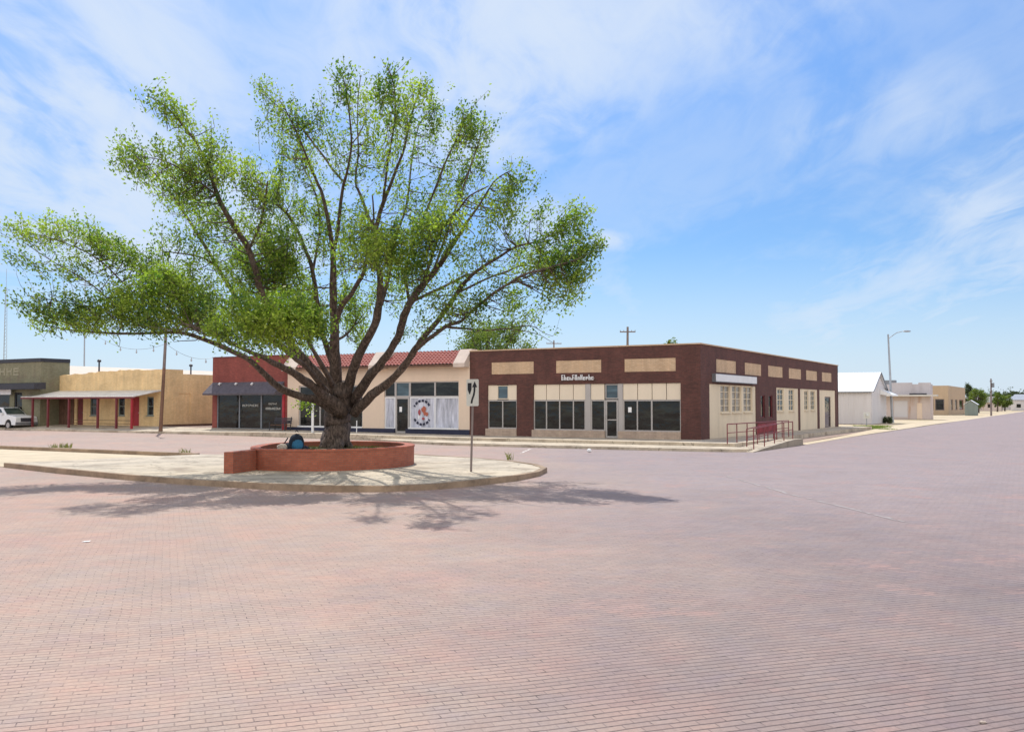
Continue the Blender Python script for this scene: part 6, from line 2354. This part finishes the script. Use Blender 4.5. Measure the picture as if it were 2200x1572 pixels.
for (x, y, rx, ry, dz, den) in CL:
    dz = dz - lean(y)
    c = at(x, y, TY + dz)
    k_ = (TY + dz) / F
    RX, RY = rx * k_, ry * k_
    RD = 0.92 * (RX + RY)
    ns = max(4, int(rx * ry / 42 * (0.35 + 0.65 * den)))
    for _ in range(ns):
        while True:
            v = Vector((rr.uniform(-1, 1), rr.uniform(-1, 1), rr.uniform(-1, 1)))
            if v.length < 1:
                break
        p = c + Vector((v.x * RX, v.y * RD, v.z * RY))
        d = (p - HUB).normalized() * 0.75 + Vector((rr.uniform(-.5, .5), rr.uniform(-.5, .5), 0.38 + rr.uniform(-.35, .4)))
        d.normalize()
        nz_ = mnoise.noise(p * 1.15) + 0.5 * mnoise.noise(p * 2.6)
        if nz_ < (-0.19 if den < 1.25 else -0.40):
            continue
        sp_b.append(p)
        sp_d.append(d)
        sp_l.append(rr.uniform(0.35, 0.95))
        cnt.append(int(rr.uniform(18, 40) * (0.5 + 0.5 * den)))
# shoots growing straight off the limbs through the inside of the crown
for _ in range(900):
    j = rr.randrange(len(limb_pts))
    if limb_r[j] > 0.13 or limb_pts[j][2] < 4.2:
        continue
    d = Vector((rr.uniform(-1, 1), rr.uniform(-1, 1), rr.uniform(0.1, 1.2))).normalized()
    l = rr.uniform(0.4, 0.9)
    sp_b.append(Vector(tuple(limb_pts[j])) + d * l * rr.uniform(0.5, 0.8))
    sp_d.append(d)
    sp_l.append(l)
    cnt.append(rr.randrange(8, 26))
# leaves sit along each spray
B_ = np.repeat(np.array([tuple(p) for p in sp_b]), cnt, axis=0)
D_ = np.repeat(np.array([tuple(p) for p in sp_d]), cnt, axis=0)
L_2 = np.repeat(np.array(sp_l), cnt)
n_ = len(B_)
tt = r2.uniform(-0.5, 0.55, n_)
spread = 0.075 + 0.05 * (0.5 - tt)
P_ = B_ + D_ * (tt * L_2)[:, None] + np.clip(r2.normal(size=(n_, 3)), -2, 2) * spread[:, None]
ax = D_ * 0.7 + r2.normal(size=(n_, 3)) * 0.55
ax[:, 2] -= 0.15
ax /= np.linalg.norm(ax, axis=1, keepdims=True)
up = r2.normal(size=(n_, 3)) * 0.6
up[:, 2] += 0.8
sd = np.cross(ax, up)
sd /= np.linalg.norm(sd, axis=1, keepdims=True) + 1e-9
LL = 0.098 * r2.uniform(0.6, 1.35, (n_, 1))
LV = np.stack([P_ - ax * LL * .5, P_ + sd * LL * .27 - ax * LL * .05, P_ + ax * LL * .5, P_ - sd * LL * .27 - ax * LL * .05], 1).reshape(-1, 3)
# twigs: from the nearest limb to the foot of the spray, then along it
for i, (p, d, l) in enumerate(zip(sp_b, sp_d, sp_l)):
    foot = p - d * l * 0.5
    q = limb_pts - np.array(tuple(foot))
    d2 = (q ** 2).sum(1) + 1.5 * np.clip(limb_pts[:, 2] - foot.z, 0, None) ** 2
    j = int(np.argmin(d2))
    dist = sqrt(float((q[j] ** 2).sum()))
    a_ = Vector(tuple(limb_pts[j]))
    if i % 3 == 0 or (dist < 0.7 and i % 2):
        r0 = min(float(limb_r[j]) * 0.7, 0.009 + 0.012 * dist)
        side = Vector((rr.uniform(-1, 1), rr.uniform(-1, 1), rr.uniform(-.4, .6))) * dist * 0.10
        if dist > 0.12:
            mb.tube([a_, a_.lerp(foot, 0.4) + side - d * dist * 0.06, a_.lerp(foot, 0.78) + side * .6, foot, foot + d * l * 0.5, foot + d * l * 0.9], [r0, r0 * .75, r0 * .55, r0 * .4, .006, .003], 4, False)
    elif i % 3 == 1:
        mb.tube([foot - d * 0.15, foot + d * l * 0.5, foot + d * l * 0.9], [.008, .006, .003], 3, False)
trunk = build('trunk', mb, M['bark'], big, smooth=True)
leafobj('crown', LV, M['leaf'], big)
# small dead twigs hanging right
# ================================================================== SMALL THINGS
p = G(1266, 971, 0)
mb = MB(IDM)
mb.ell((p.x, p.y, 0.08), 0.1, 0.09, 0.08, 12, 8, 0.12)
tag(build('plastic_cup', mb, M['paper'], rot=False), 'small white crumpled litter on the road before the corner shop', 'litter')
p = G(185, 1164, 0)
mb = MB(IDM)
mb.add([(p.x - .06, p.y - .025, 0.006), (p.x + .05, p.y - .03, 0.010), (p.x + .065, p.y + .03, 0.02), (p.x - .045, p.y + .04, 0.008),
        (p.x - .06, p.y - .025, 0.009), (p.x + .05, p.y - .03, 0.013), (p.x + .065, p.y + .03, 0.023), (p.x - .045, p.y + .04, 0.011)],
       [(3, 2, 1, 0), (4, 5, 6, 7), (0, 1, 5, 4), (1, 2, 6, 5), (2, 3, 7, 6), (3, 0, 4, 7)])
tag(build('paper_scrap', mb, M['paper'], rot=False), 'scrap of white paper lying on the brick road at lower left', 'litter')
p = G(2112, 1553, 0)
mb = MB(IDM)
mb.ell((p.x, p.y, 0.009), 0.028, 0.013, 0.009, 9, 6, 0.2)
tag(build('pebble', mb, M['stone'], rot=False), 'flat pale pebble on the road at the lower right corner', 'pebble')
